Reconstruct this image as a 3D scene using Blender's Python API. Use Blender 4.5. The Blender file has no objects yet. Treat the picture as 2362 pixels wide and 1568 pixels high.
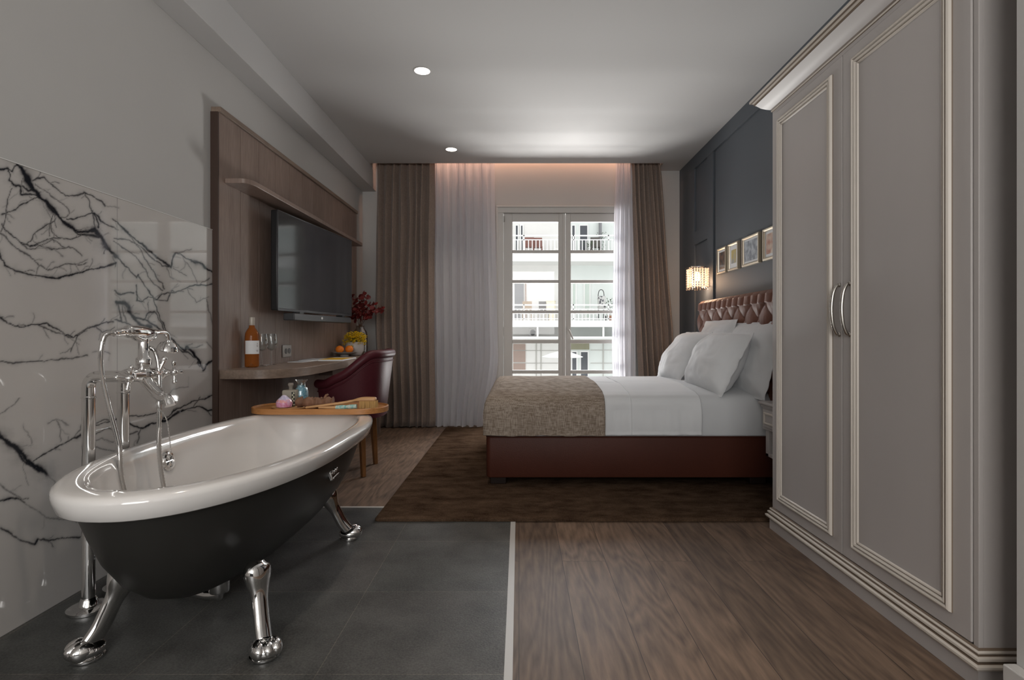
import bpy, bmesh, math, random
import numpy as np
from mathutils import Vector, Matrix, noise
C = bpy.context.scene.collection
PI = math.pi
R = math.radians
random.seed(7)

# ------------------------------------------------------------------ camera, world, big lights, exposure
F, VX, VY, H = 1290.0, 1197.0, 770.0, 0.96      # focal length in px, vanishing point, eye height
cd = bpy.data.cameras.new('camera'); cam = bpy.data.objects.new('camera', cd); C.objects.link(cam)
cd.sensor_width = 36.0; cd.sensor_fit = 'HORIZONTAL'
cd.lens = 36.0 * F / 2362.0
cd.shift_x = -(VX - 1181.0) / 2362.0
cd.shift_y = -(784.0 - VY) / 2362.0
cd.clip_start = 0.02; cd.clip_end = 200
cam.location = (0, 0, H); cam.rotation_euler = (PI / 2, 0, 0)
sc = bpy.context.scene
sc.camera = cam
sc.view_settings.view_transform = 'Standard'
sc.view_settings.look = 'None'
sc.view_settings.gamma = 1.0
sc.view_settings.use_curve_mapping = False
sc.view_settings.exposure = 0.0
try:
    sc.cycles.use_denoising = True
    sc.cycles.max_bounces = 10
    sc.cycles.transparent_max_bounces = 12
    sc.cycles.sample_clamp_indirect = 6.0
    sc.cycles.caustics_reflective = False
    sc.cycles.caustics_refractive = False
except Exception:
    pass
w = bpy.data.worlds.new('overcast_sky'); sc.world = w; w.use_nodes = True
bg = w.node_tree.nodes['Background']
bg.inputs['Color'].default_value = (0.97, 0.985, 1.0, 1); bg.inputs['Strength'].default_value = 1.8

def lamp(name, kind, loc, energy, color=(1, 1, 1), rot=(0, 0, 0), **kw):
    l = bpy.data.lights.new(name, kind); l.energy = energy; l.color = color
    for k, v in kw.items(): setattr(l, k, v)
    o = bpy.data.objects.new(name, l); C.objects.link(o); o.location = loc; o.rotation_euler = rot
    return o
# soft daylight from the sky over the building across the street, through the balcony window
lamp('sky_daylight', 'SUN', (0.5, 9, 6), 17, (0.95, 0.97, 1.0), (R(-54), 0, R(-14)), angle=R(70))
# added area light outside below the window, brightens the ceiling in place of bounce
lamp('uplight_fill', 'AREA', (0.5, 9.2, -.75), 1000, (1.0, 0.985, 0.96), (R(-120), 0, 0), shape='RECTANGLE', size=4.5, size_y=1.5)
# added fill light behind the camera; the rear wall has no window
lamp('rear_fill', 'AREA', (-0.2, -2.35, 1.75), 98, (1.0, 0.985, 0.965), (R(92), 0, 0),
     shape='RECTANGLE', size=2.2, size_y=1.6)

# ------------------------------------------------------------------ helpers
class MB:
    def __init__(s): s.v = []; s.f = []; s.m = []
    def add(s, vs, fs, m=0):
        b = len(s.v); s.v += [tuple(p) for p in vs]
        for f in fs: s.f.append(tuple(i + b for i in f)); s.m.append(m)
        return s
    def box(s, x0, x1, y0, y1, z0, z1, m=0, T=None):
        vs = [(x, y, z) for x in (x0, x1) for y in (y0, y1) for z in (z0, z1)]
        if T is not None: vs = [T @ Vector(p) for p in vs]
        return s.add(vs, [(0, 1, 3, 2), (4, 6, 7, 5), (0, 4, 5, 1), (2, 3, 7, 6), (0, 2, 6, 4), (1, 5, 7, 3)], m)
    def rings(s, rings, m=0, cap0=True, cap1=True, closed=True, mats=None):
        n = len(rings[0]); b = len(s.v)
        for r in rings: s.v += [tuple(p) for p in r]
        for i in range(len(rings) - 1):
            mm = mats[i] if mats else m
            for j in range(n if closed else n - 1):
                k = (j + 1) % n
                s.f.append((b + i * n + j, b + i * n + k, b + (i + 1) * n + k, b + (i + 1) * n + j)); s.m.append(mm)
        if cap0: s.f.append(tuple(b + j for j in reversed(range(n)))); s.m.append(mats[0] if mats else m)
        if cap1: s.f.append(tuple(b + (len(rings) - 1) * n + j for j in range(n))); s.m.append(mats[-1] if mats else m)
        return s
    def tube(s, path, r, n=12, m=0, cap=True, sq=None):
        P = [Vector(p) for p in path]; N = len(P)
        rr = r if isinstance(r, (list, tuple)) else [r] * N
        t0 = (P[1] - P[0]).normalized()
        up = Vector((0, 0, 1)) if abs(t0.z) < .9 else Vector((1, 0, 0))
        u = t0.cross(up).normalized(); rings = []
        for i in range(N):
            t = (P[min(i + 1, N - 1)] - P[max(i - 1, 0)])
            t = t.normalized() if t.length > 1e-9 else t0
            u = (u - t * u.dot(t)); u = u.normalized() if u.length > 1e-6 else t.orthogonal().normalized()
            v = t.cross(u); ra = rr[i]
            rb = ra * (sq if sq else 1)
            rings.append([P[i] + u * (ra * math.cos(2 * PI * k / n)) + v * (rb * math.sin(2 * PI * k / n)) for k in range(n)])
        return s.rings(rings, m, cap, cap)
    def lathe(s, prof, c=(0, 0, 0), n=32, m=0, T=None, cap0=True, cap1=True, mats=None):
        rings = []
        for (r, z) in prof:
            ring = [Vector((r * math.cos(2 * PI * k / n), r * math.sin(2 * PI * k / n), z)) for k in range(n)]
            if T is not None: ring = [T @ p for p in ring]
            rings.append([p + Vector(c) for p in ring])
        return s.rings(rings, m, cap0, cap1, mats=mats)
    def grid(s, pts, m=0, closeu=False):
        nu = len(pts); nv = len(pts[0]); b = len(s.v)
        for row in pts: s.v += [tuple(p) for p in row]
        for i in range(nu if closeu else nu - 1):
            for j in range(nv - 1):
                k = (i + 1) % nu
                s.f.append((b + i * nv + j, b + k * nv + j, b + k * nv + j + 1, b + i * nv + j + 1)); s.m.append(m)
        return s
    def ball(s, c, r, n=12, m=0, sz=1.0, sx=1.0, sy=1.0):
        k = max(5, n // 2); prof = []
        for i in range(k + 1):
            a = PI * i / k; prof.append((max(1e-4, r * math.sin(a)), -r * math.cos(a) * sz))
        T = Matrix.Diagonal((sx, sy, 1, 1))
        return s.lathe(prof, c, n, m, T=T)
    def prism(s, poly, z0, z1, m=0, axis='z', T=None):
        def mk(p, h):
            v = Vector((p[0], p[1], h)) if axis == 'z' else (Vector((h, p[0], p[1])) if axis == 'x' else Vector((p[0], h, p[1])))
            return T @ v if T is not None else v
        n = len(poly)
        return s.rings([[mk(p, z0) for p in poly], [mk(p, z1) for p in poly]], m)
    def build(s, name, mats, parent=None, smooth=True, ang=38, bevel=0, seg=2, subsurf=0, solid=0, recalc=True):
        me = bpy.data.meshes.new(name)
        me.from_pydata(s.v, [], s.f)
        if not isinstance(mats, (list, tuple)): mats = [mats]
        for mt in mats: me.materials.append(mt)
        me.polygons.foreach_set('material_index', s.m)
        if recalc:
            bm = bmesh.new(); bm.from_mesh(me); bmesh.ops.recalc_face_normals(bm, faces=bm.faces); bm.to_mesh(me); bm.free()
        me.polygons.foreach_set('use_smooth', [smooth] * len(me.polygons))
        if smooth: me.set_sharp_from_angle(angle=R(ang))
        me.update()
        o = bpy.data.objects.new(name, me); C.objects.link(o)
        if parent is not None: o.parent = parent; o.matrix_parent_inverse = parent_inv(parent)
        if solid:
            md = o.modifiers.new('solid', 'SOLIDIFY'); md.thickness = solid; md.offset = 0
        if bevel:
            md = o.modifiers.new('bevel', 'BEVEL'); md.width = bevel; md.segments = seg; md.limit_method = 'ANGLE'; md.angle_limit = R(35)
        if subsurf:
            md = o.modifiers.new('sub', 'SUBSURF'); md.levels = subsurf; md.render_levels = subsurf
        return o
def parent_inv(p):      # every mesh is written in world coordinates
    return Matrix.Translation(p.location).inverted() if p.parent is None else Matrix.Identity(4)
def thing(name, label, cat, loc=(0, 0, 0), group=None):
    o = bpy.data.objects.new(name, None); C.objects.link(o); o.location = loc
    o.empty_display_size = .05; o['label'] = label; o['category'] = cat
    if group: o['group'] = group
    return o
def tag(o, label, cat, group=None, kind=None):
    o['label'] = label; o['category'] = cat
    if group: o['group'] = group
    if kind: o['kind'] = kind
    return o
def struct(o, label=None):
    o['kind'] = 'structure'
    if label: o['label'] = label
    return o
def at(px, py, D): return Vector(((px - VX) / F * D, D, H - (py - VY) / F * D))
def smooth01(t): t = max(0, min(1, t)); return t * t * (3 - 2 * t)
def lerp(a, b, t): return a + (b - a) * t
def catmull(P, k=8):
    P = [Vector(p) for p in P]; out = []
    for i in range(len(P) - 1):
        a = P[max(i - 1, 0)]; b = P[i]; c = P[i + 1]; d = P[min(i + 2, len(P) - 1)]
        for j in range(k):
            t = j / k
            out.append(.5 * ((2 * b) + (c - a) * t + (2 * a - 5 * b + 4 * c - d) * t * t + (3 * b - a - 3 * c + d) * t ** 3))
    out.append(P[-1]); return out
def rrect(x0, x1, y0, y1, r, k=6):
    out = []
    for cx, cy, a0 in ((x1 - r, y1 - r, 0), (x0 + r, y1 - r, 90), (x0 + r, y0 + r, 180), (x1 - r, y0 + r, 270)):
        for i in range(k + 1):
            a = R(a0 + 90 * i / k); out.append((cx + r * math.cos(a), cy + r * math.sin(a)))
    return out

# ------------------------------------------------------------------ materials
def mat(name, col, rough=.6, metal=0, spec=.5, coat=0, coat_r=.1, bump=None, var=None, emis=None, sheen=0, trans=0, ior=1.45):
    m = bpy.data.materials.new(name); m.use_nodes = True; nt = m.node_tree; b = nt.nodes['Principled BSDF']
    b.inputs['Base Color'].default_value = (*col, 1); b.inputs['Roughness'].default_value = rough
    b.inputs['Metallic'].default_value = metal; b.inputs['Specular IOR Level'].default_value = spec
    b.inputs['Coat Weight'].default_value = coat; b.inputs['Coat Roughness'].default_value = coat_r
    b.inputs['Sheen Weight'].default_value = sheen; b.inputs['Transmission Weight'].default_value = trans
    b.inputs['IOR'].default_value = ior
    if emis: b.inputs['Emission Color'].default_value = (*emis[0], 1); b.inputs['Emission Strength'].default_value = emis[1]
    tc = nt.nodes.new('ShaderNodeTexCoord')
    if var:      # (scale, amount, stretch xyz)
        mp = nt.nodes.new('ShaderNodeMapping'); nt.links.new(tc.outputs['Object'], mp.inputs[0]); mp.inputs['Scale'].default_value = var[2] if len(var) > 2 else (1, 1, 1)
        n = nt.nodes.new('ShaderNodeTexNoise'); n.inputs['Scale'].default_value = var[0]; n.inputs['Detail'].default_value = 5
        nt.links.new(mp.outputs[0], n.inputs['Vector'])
        mr = nt.nodes.new('ShaderNodeMapRange'); mr.inputs['To Min'].default_value = 1 - var[1]; mr.inputs['To Max'].default_value = 1 + var[1]
        mr.inputs['From Min'].default_value = .25; mr.inputs['From Max'].default_value = .75
        nt.links.new(n.outputs['Fac'], mr.inputs['Value'])
        vm = nt.nodes.new('ShaderNodeVectorMath'); vm.operation = 'SCALE'; vm.inputs[0].default_value = col
        nt.links.new(mr.outputs[0], vm.inputs['Scale']); nt.links.new(vm.outputs[0], b.inputs['Base Color'])
    if bump:     # (scale, strength, stretch)
        mp2 = nt.nodes.new('ShaderNodeMapping'); nt.links.new(tc.outputs['Object'], mp2.inputs[0]); mp2.inputs['Scale'].default_value = bump[2] if len(bump) > 2 else (1, 1, 1)
        n2 = nt.nodes.new('ShaderNodeTexNoise'); n2.inputs['Scale'].default_value = bump[0]; n2.inputs['Detail'].default_value = 4
        nt.links.new(mp2.outputs[0], n2.inputs['Vector'])
        bp = nt.nodes.new('ShaderNodeBump'); bp.inputs['Strength'].default_value = bump[1]; bp.inputs['Distance'].default_value = .004
        nt.links.new(n2.outputs['Fac'], bp.inputs['Height']); nt.links.new(bp.outputs[0], b.inputs['Normal'])
    return m
def glassmat(name, tint=(1, 1, 1), gloss=.12, rough=.02):
    m = bpy.data.materials.new(name); m.use_nodes = True; nt = m.node_tree; nt.nodes.clear()
    o = nt.nodes.new('ShaderNodeOutputMaterial'); mx = nt.nodes.new('ShaderNodeMixShader'); t = nt.nodes.new('ShaderNodeBsdfTransparent')
    g = nt.nodes.new('ShaderNodeBsdfGlossy'); g.inputs['Roughness'].default_value = rough; t.inputs['Color'].default_value = (*tint, 1)
    lw = nt.nodes.new('ShaderNodeLayerWeight'); lw.inputs['Blend'].default_value = .35
    mr = nt.nodes.new('ShaderNodeMapRange'); mr.inputs['To Min'].default_value = gloss * .35; mr.inputs['To Max'].default_value = min(1, gloss * 5)
    nt.links.new(lw.outputs['Facing'], mr.inputs['Value']); nt.links.new(mr.outputs[0], mx.inputs['Fac'])
    nt.links.new(t.outputs[0], mx.inputs[1]); nt.links.new(g.outputs[0], mx.inputs[2]); nt.links.new(mx.outputs[0], o.inputs['Surface'])
    return m
def woodmat(name, dark, light, grain_axis='y', scale=1.0, rough=.45, ring=9.0, detail=.5, plank=None):
    """wood: stretched rings and fine pores along one axis; plank=(width, length, gap colour) lays boards along y"""
    m = bpy.data.materials.new(name); m.use_nodes = True; nt = m.node_tree; L = nt.links.new; b = nt.nodes['Principled BSDF']
    tc = nt.nodes.new('ShaderNodeTexCoord'); src = tc.outputs['Object']
    st = {'x': (.12, 1, 1), 'y': (1, .12, 1), 'z': (1, 1, .12)}[grain_axis]
    fac = None
    if plank:
        mp0 = nt.nodes.new('ShaderNodeMapping'); mp0.inputs['Rotation'].default_value = (0, 0, -PI / 2); L(src, mp0.inputs[0])
        br = nt.nodes.new('ShaderNodeTexBrick'); br.inputs['Scale'].default_value = 1
        br.inputs['Brick Width'].default_value = plank[1]; br.inputs['Row Height'].default_value = plank[0]
        br.inputs['Mortar Size'].default_value = .0011; br.inputs['Mortar Smooth'].default_value = .1
        br.offset = .37; br.offset_frequency = 2
        br.inputs['Color1'].default_value = (0, 0, 0, 1); br.inputs['Color2'].default_value = (1, 1, 1, 1); br.inputs['Mortar'].default_value = (.5, .5, .5, 1)
        L(mp0.outputs[0], br.inputs['Vector'])
        # seed from plank tone shifts the grain of every board
        sx = nt.nodes.new('ShaderNodeVectorMath'); sx.operation = 'MULTIPLY_ADD'; sx.inputs[1].default_value = (3.1, 7.7, 5.3)
        L(br.outputs['Color'], sx.inputs[0]); L(src, sx.inputs[2]); src2 = sx.outputs[0]
    else: src2 = src
    mp = nt.nodes.new('ShaderNodeMapping'); mp.inputs['Scale'].default_value = st; L(src2, mp.inputs[0])
    n0 = nt.nodes.new('ShaderNodeTexNoise'); n0.inputs['Scale'].default_value = 3.2 * scale; n0.inputs['Detail'].default_value = 3; L(mp.outputs[0], n0.inputs['Vector'])
    ml = nt.nodes.new('ShaderNodeMath'); ml.operation = 'MULTIPLY'; ml.inputs[1].default_value = ring; L(n0.outputs['Fac'], ml.inputs[0])
    fr = nt.nodes.new('ShaderNodeMath'); fr.operation = 'PINGPONG'; fr.inputs[1].default_value = .5; L(ml.outputs[0], fr.inputs[0])
    n1 = nt.nodes.new('ShaderNodeTexNoise'); n1.inputs['Scale'].default_value = 55 * scale; n1.inputs['Detail'].default_value = 4; L(mp.outputs[0], n1.inputs['Vector'])
    n3 = nt.nodes.new('ShaderNodeTexNoise'); n3.inputs['Scale'].default_value = 1.6 * scale; n3.inputs['Detail'].default_value = 4; L(src2, n3.inputs['Vector'])
    a = nt.nodes.new('ShaderNodeMath'); a.operation = 'MULTIPLY_ADD'; a.inputs[1].default_value = detail; L(fr.outputs[0], a.inputs[0])
    b1 = nt.nodes.new('ShaderNodeMath'); b1.operation = 'MULTIPLY'; b1.inputs[1].default_value = .75; L(n1.outputs['Fac'], b1.inputs[0]); L(b1.outputs[0], a.inputs[2])
    a2 = nt.nodes.new('ShaderNodeMath'); a2.operation = 'MULTIPLY_ADD'; a2.inputs[1].default_value = .5; L(n3.outputs['Fac'], a2.inputs[0]); L(a.outputs[0], a2.inputs[2])
    cr = nt.nodes.new('ShaderNodeMapRange'); cr.inputs['From Min'].default_value = .35; cr.inputs['From Max'].default_value = 1.05; L(a2.outputs[0], cr.inputs['Value'])
    mx = nt.nodes.new('ShaderNodeMix'); mx.data_type = 'RGBA'; mx.inputs['A'].default_value = (*dark, 1); mx.inputs['B'].default_value = (*light, 1); L(cr.outputs[0], mx.inputs['Factor'])
    outc = mx.outputs['Result']
    if plank:
        tn = nt.nodes.new('ShaderNodeMapRange'); tn.inputs['To Min'].default_value = .78; tn.inputs['To Max'].default_value = 1.22; L(br.outputs['Color'], tn.inputs['Value'])
        sc_ = nt.nodes.new('ShaderNodeVectorMath'); sc_.operation = 'SCALE'; L(outc, sc_.inputs[0]); L(tn.outputs[0], sc_.inputs['Scale'])
        mg = nt.nodes.new('ShaderNodeMix'); mg.data_type = 'RGBA'; L(br.outputs['Fac'], mg.inputs['Factor']); L(sc_.outputs[0], mg.inputs['A']); mg.inputs['B'].default_value = (*plank[2], 1)
        outc = mg.outputs['Result']
    L(outc, b.inputs['Base Color']); b.inputs['Roughness'].default_value = rough
    bp = nt.nodes.new('ShaderNodeBump'); bp.inputs['Strength'].default_value = .25; bp.inputs['Distance'].default_value = .002; L(a.outputs[0], bp.inputs['Height']); L(bp.outputs[0], b.inputs['Normal'])
    return m
def weavemat(name, c1, c2, scale=420, rough=.9, sheen=.2, blot=.25, transl=0, mixblot=(1, 1, 1)):
    """woven cloth: two crossing thread directions as noise stretched each way"""
    m = bpy.data.materials.new(name); m.use_nodes = True; nt = m.node_tree; L = nt.links.new; b = nt.nodes['Principled BSDF']
    tc = nt.nodes.new('ShaderNodeTexCoord'); fs = []
    for st in ((1, 1, .08), (.08, .08, 1)):
        mp = nt.nodes.new('ShaderNodeMapping'); mp.inputs['Scale'].default_value = st; L(tc.outputs['Object'], mp.inputs[0])
        n = nt.nodes.new('ShaderNodeTexNoise'); n.inputs['Scale'].default_value = scale; n.inputs['Detail'].default_value = 1; L(mp.outputs[0], n.inputs['Vector']); fs.append(n)
    ad = nt.nodes.new('ShaderNodeMath'); L(fs[0].outputs['Fac'], ad.inputs[0]); L(fs[1].outputs['Fac'], ad.inputs[1])
    n2 = nt.nodes.new('ShaderNodeTexNoise'); n2.inputs['Scale'].default_value = 7; n2.inputs['Detail'].default_value = 5; L(tc.outputs['Object'], n2.inputs['Vector'])
    ma = nt.nodes.new('ShaderNodeMath'); ma.operation = 'MULTIPLY_ADD'; ma.inputs[1].default_value = blot * 2; L(n2.outputs['Fac'], ma.inputs[0]); L(ad.outputs[0], ma.inputs[2])
    mr = nt.nodes.new('ShaderNodeMapRange'); mr.inputs['From Min'].default_value = .8 + blot; mr.inputs['From Max'].default_value = 1.2 + blot; L(ma.outputs[0], mr.inputs['Value'])
    mx = nt.nodes.new('ShaderNodeMix'); mx.data_type = 'RGBA'; mx.inputs['A'].default_value = (*c1, 1); mx.inputs['B'].default_value = (*c2, 1); L(mr.outputs[0], mx.inputs['Factor'])
    L(mx.outputs['Result'], b.inputs['Base Color']); b.inputs['Roughness'].default_value = rough; b.inputs['Sheen Weight'].default_value = sheen
    b.inputs['Specular IOR Level'].default_value = .2
    bp = nt.nodes.new('ShaderNodeBump'); bp.inputs['Strength'].default_value = .35; bp.inputs['Distance'].default_value = .002; L(ad.outputs[0], bp.inputs['Height']); L(bp.outputs[0], b.inputs['Normal'])
    return m

PAINT = mat('wall_paint', (.50, .49, .475), .75, spec=.25, var=(1.2, .03), bump=(60, .05))
CEILP = mat('ceiling_paint', (.56, .555, .55), .8, spec=.2, bump=(50, .04))
SLATE = mat('slate_paint', (.088, .101, .116), .55, spec=.4, bump=(80, .05))
CHROME = mat('chrome', (.80, .79, .78), .07, 1.0)
NICKEL = mat('brushed_nickel', (.55, .52, .48), .25, 1.0)
ENAMEL = mat('white_enamel', (.72, .70, .68), .12, spec=.6, coat=.6, coat_r=.04)
TUBDARK = mat('dark_tub_paint', (.024, .023, .021), .4, spec=.4)
FLOORW = woodmat('oak_floor', (.040, .022, .0135), (.215, .142, .096), 'y', 1.15, .55, 19, .52, plank=(.183, 1.45, (.02, .012, .008)))
PANELW = woodmat('walnut_veneer', (.155, .108, .088), (.29, .213, .176), 'z', 1.6, .42, 4, .35)
DESKW = woodmat('desk_oak', (.13, .092, .068), (.27, .20, .155), 'y', 1.4, .4, 7, .45)
BEECH = woodmat('light_wood', (.42, .22, .09), (.62, .36, .17), 'x', 2, .45, 4, .3)
TRAYW = woodmat('tray_wood', (.30, .12, .035), (.52, .24, .08), 'x', 2, .38, 5, .3)
LEGW = woodmat('walnut_leg', (.16, .065, .02), (.30, .14, .05), 'z', 2, .4, 4, .3)
WHITEW = mat('window_paint', (.52, .50, .475), .4, spec=.5)
GLAZE = mat('antique_glaze', (.17, .125, .09), .6)
IVORY = mat('ivory_moulding', (.60, .55, .49), .42, spec=.5, var=(9, .06, (1, 1, .2)))
WARD = mat('wardrobe_paint', (.445, .415, .40), .42, spec=.5, var=(2.2, .05, (1, 1, .3)))
LEATHER = mat('cognac_leather', (.19, .085, .060), .48, spec=.5, bump=(140, .25), var=(6, .12))
BEDLEA = mat('mahogany_leather', (.058, .017, .010), .5, spec=.22, bump=(140, .2), var=(3, .1))
BURG = mat('burgundy_leather', (.070, .011, .017), .46, spec=.4, bump=(160, .2))
DARK = mat('black_plastic', (.012, .012, .013), .4)
BARM = mat('soundbar_grey', (.045, .047, .05), .45)
SCREEN = mat('tv_screen', (.012, .013, .016), .09, spec=.6)
LINEN = mat('white_linen', (.66, .67, .68), .85, spec=.2, sheen=.15, bump=(9, .35), var=(5, .02))
SHEET = mat('white_sheet', (.56, .57, .58), .85, spec=.2, sheen=.15, bump=(7, .3, (1, 1, .4)))
THROW = weavemat('oatmeal_weave', (.19, .145, .11), (.37, .31, .255), 260, .95, .0, .12)
DRAPE = weavemat('taupe_drape', (.21, .158, .128), (.30, .228, .186), 500, .9, .25, .1)
GOLD = mat('champagne_frame', (.62, .54, .42), .3, .6)
PAPER = mat('paper_white', (.72, .73, .74), .7)
STEEL = mat('steel_plate', (.42, .40, .38), .35, .8)

def rugmat():
    m = mat('brown_rug', (.06, .035, .024), .95, spec=.0); nt = m.node_tree; L = nt.links.new; b = nt.nodes['Principled BSDF']
    tc = nt.nodes.new('ShaderNodeTexCoord')
    mp = nt.nodes.new('ShaderNodeMapping'); mp.inputs['Scale'].default_value = (.55, 1, 1); L(tc.outputs['Object'], mp.inputs[0])
    n = nt.nodes.new('ShaderNodeTexNoise'); n.inputs['Scale'].default_value = 12; n.inputs['Detail'].default_value = 8; n.inputs['Roughness'].default_value = .65; L(mp.outputs[0], n.inputs['Vector'])
    n2 = nt.nodes.new('ShaderNodeTexNoise'); n2.inputs['Scale'].default_value = 180; L(tc.outputs['Object'], n2.inputs['Vector'])
    ad = nt.nodes.new('ShaderNodeMath'); ad.operation = 'MULTIPLY_ADD'; ad.inputs[1].default_value = .45; L(n2.outputs['Fac'], ad.inputs[0]); L(n.outputs['Fac'], ad.inputs[2])
    mr = nt.nodes.new('ShaderNodeMapRange'); mr.inputs['From Min'].default_value = .5; mr.inputs['From Max'].default_value = .95; L(ad.outputs[0], mr.inputs['Value'])
    mx = nt.nodes.new('ShaderNodeMix'); mx.data_type = 'RGBA'; mx.inputs['A'].default_value = (.028, .016, .010, 1); mx.inputs['B'].default_value = (.105, .068, .044, 1); L(mr.outputs[0], mx.inputs['Factor'])
    L(mx.outputs['Result'], b.inputs['Base Color'])
    bp = nt.nodes.new('ShaderNodeBump'); bp.inputs['Strength'].default_value = .8; bp.inputs['Distance'].default_value = .006; L(ad.outputs[0], bp.inputs['Height']); L(bp.outputs[0], b.inputs['Normal'])
    return m
RUG = rugmat()
def tilemat():
    m = mat('grey_floor_tile', (.06, .06, .057), .5, spec=.4); nt = m.node_tree; L = nt.links.new; b = nt.nodes['Principled BSDF']
    tc = nt.nodes.new('ShaderNodeTexCoord'); mp = nt.nodes.new('ShaderNodeMapping'); L(tc.outputs['Object'], mp.inputs[0])
    mp.inputs['Location'].default_value = (.042 + .5285 * 10, -3.090 + .505 * 12, 0)
    br = nt.nodes.new('ShaderNodeTexBrick'); br.inputs['Scale'].default_value = 1; br.offset = 0
    br.inputs['Brick Width'].default_value = .5285; br.inputs['Row Height'].default_value = .505; br.inputs['Mortar Size'].default_value = .0011; br.inputs['Mortar Smooth'].default_value = 0
    br.inputs['Color1'].default_value = (.070, .071, .067, 1); br.inputs['Color2'].default_value = (.076, .073, .069, 1); br.inputs['Mortar'].default_value = (.15, .135, .115, 1)
    L(mp.outputs[0], br.inputs['Vector'])
    n = nt.nodes.new('ShaderNodeTexNoise'); n.inputs['Scale'].default_value = 170; n.inputs['Detail'].default_value = 3; L(tc.outputs['Object'], n.inputs['Vector'])
    n2 = nt.nodes.new('ShaderNodeTexNoise'); n2.inputs['Scale'].default_value = 6; n2.inputs['Detail'].default_value = 6; L(tc.outputs['Object'], n2.inputs['Vector'])
    a = nt.nodes.new('ShaderNodeMath'); L(n.outputs['Fac'], a.inputs[0]); L(n2.outputs['Fac'], a.inputs[1])
    mr = nt.nodes.new('ShaderNodeMapRange'); mr.inputs['From Min'].default_value = .7; mr.inputs['From Max'].default_value = 1.3; mr.inputs['To Min'].default_value = .55; mr.inputs['To Max'].default_value = 1.5; L(a.outputs[0], mr.inputs['Value'])
    s = nt.nodes.new('ShaderNodeVectorMath'); s.operation = 'SCALE'; L(br.outputs['Color'], s.inputs[0]); L(mr.outputs[0], s.inputs['Scale']); L(s.outputs[0], b.inputs['Base Color'])
    bp = nt.nodes.new('ShaderNodeBump'); bp.inputs['Strength'].default_value = .3; bp.inputs['Distance'].default_value = .002; L(n.outputs['Fac'], bp.inputs['Height']); L(bp.outputs[0], b.inputs['Normal'])
    return m
TILE = tilemat()
def marblemat():
    m = mat('veined_marble', (.5, .5, .5), .035, spec=.32, coat=0); nt = m.node_tree; L = nt.links.new; b = nt.nodes['Principled BSDF']
    at_ = nt.nodes.new('ShaderNodeAttribute'); at_.attribute_name = 'vein'
    tc = nt.nodes.new('ShaderNodeTexCoord'); n = nt.nodes.new('ShaderNodeTexNoise'); n.inputs['Scale'].default_value = 3; n.inputs['Detail'].default_value = 5; L(tc.outputs['Object'], n.inputs['Vector'])
    c0 = nt.nodes.new('ShaderNodeMix'); c0.data_type = 'RGBA'; c0.inputs['A'].default_value = (.50, .475, .455, 1); c0.inputs['B'].default_value = (.60, .575, .55, 1); L(n.outputs['Fac'], c0.inputs['Factor'])
    mx = nt.nodes.new('ShaderNodeMix'); mx.data_type = 'RGBA'; L(at_.outputs['Fac'], mx.inputs['Factor']); L(c0.outputs['Result'], mx.inputs['A']); mx.inputs['B'].default_value = (.018, .019, .024, 1)
    L(mx.outputs['Result'], b.inputs['Base Color']); return m
MARBLE = marblemat()
def sheermat():
    m = bpy.data.materials.new('sheer_voile'); m.use_nodes = True; nt = m.node_tree; nt.nodes.clear(); L = nt.links.new
    o = nt.nodes.new('ShaderNodeOutputMaterial'); d = nt.nodes.new('ShaderNodeBsdfDiffuse'); t = nt.nodes.new('ShaderNodeBsdfTranslucent'); tr = nt.nodes.new('ShaderNodeBsdfTransparent')
    d.inputs['Color'].default_value = (.82, .815, .84, 1); t.inputs['Color'].default_value = (.80, .80, .85, 1)
    a = nt.nodes.new('ShaderNodeMixShader'); a.inputs['Fac'].default_value = .5; L(d.outputs[0], a.inputs[1]); L(t.outputs[0], a.inputs[2])
    lw = nt.nodes.new('ShaderNodeLayerWeight'); lw.inputs['Blend'].default_value = .4
    mr = nt.nodes.new('ShaderNodeMapRange'); mr.inputs['To Min'].default_value = .70; mr.inputs['To Max'].default_value = .97; L(lw.outputs['Facing'], mr.inputs['Value'])
    bm_ = nt.nodes.new('ShaderNodeMixShader'); L(mr.outputs[0], bm_.inputs['Fac']); L(tr.outputs[0], bm_.inputs[1]); L(a.outputs[0], bm_.inputs[2]); L(bm_.outputs[0], o.inputs['Surface'])
    return m
SHEER = sheermat()
GLASS = glassmat('window_glass', (1, 1, 1), .05)
CLEAR = glassmat('clear_glass', (.93, .95, .95), .16)
SMOKE = glassmat('smoked_glass', (.86, .82, .78), .16)

# ------------------------------------------------------------------ room shell
XL, XR, YB, ZC, YF = -1.65, 1.71, 5.90, 2.68, -2.5
struct(MB().box(XL - .1, XR + .3, YF, YB + .25, -.12, 0).build('floor', FLOORW))
struct(MB().box(XL, -.042, YF, 3.086, 0, .0015).build('floor_tiles', TILE))
struct(MB().box(-.042, -.0177, YF, 3.104, 0, .003).build('trim_1', mat('pale_strip', (.50, .49, .47), .4)))
struct(MB().box(XL, -.0177, 3.086, 3.104, 0, .0034).build('trim_2', mat('pale_strip_b', (.55, .52, .49), .4)))
struct(MB().box(XL - .1, XL, YF, YB + .2, 0, 2.95).build('wall_left', PAINT))
m = MB().box(XL - .1, XR + .3, YF, 5.64, ZC, ZC + .3); m.box(1.46, XR + .3, 5.64, YB + .2, ZC, ZC + .3); m.box(XL - .1, -1.507, 5.64, YB + .2, ZC, ZC + .3); m.box(XL - .1, XR + .3, 5.6, YB + .25, 2.86, ZC + .3)
struct(m.build('ceiling', CEILP, smooth=False))
struct(MB().box(XL, -1.507, YF, YB, 2.46, ZC).build('trim_3', CEILP, bevel=.003), 'boxed ceiling beam along the left wall')
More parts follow.
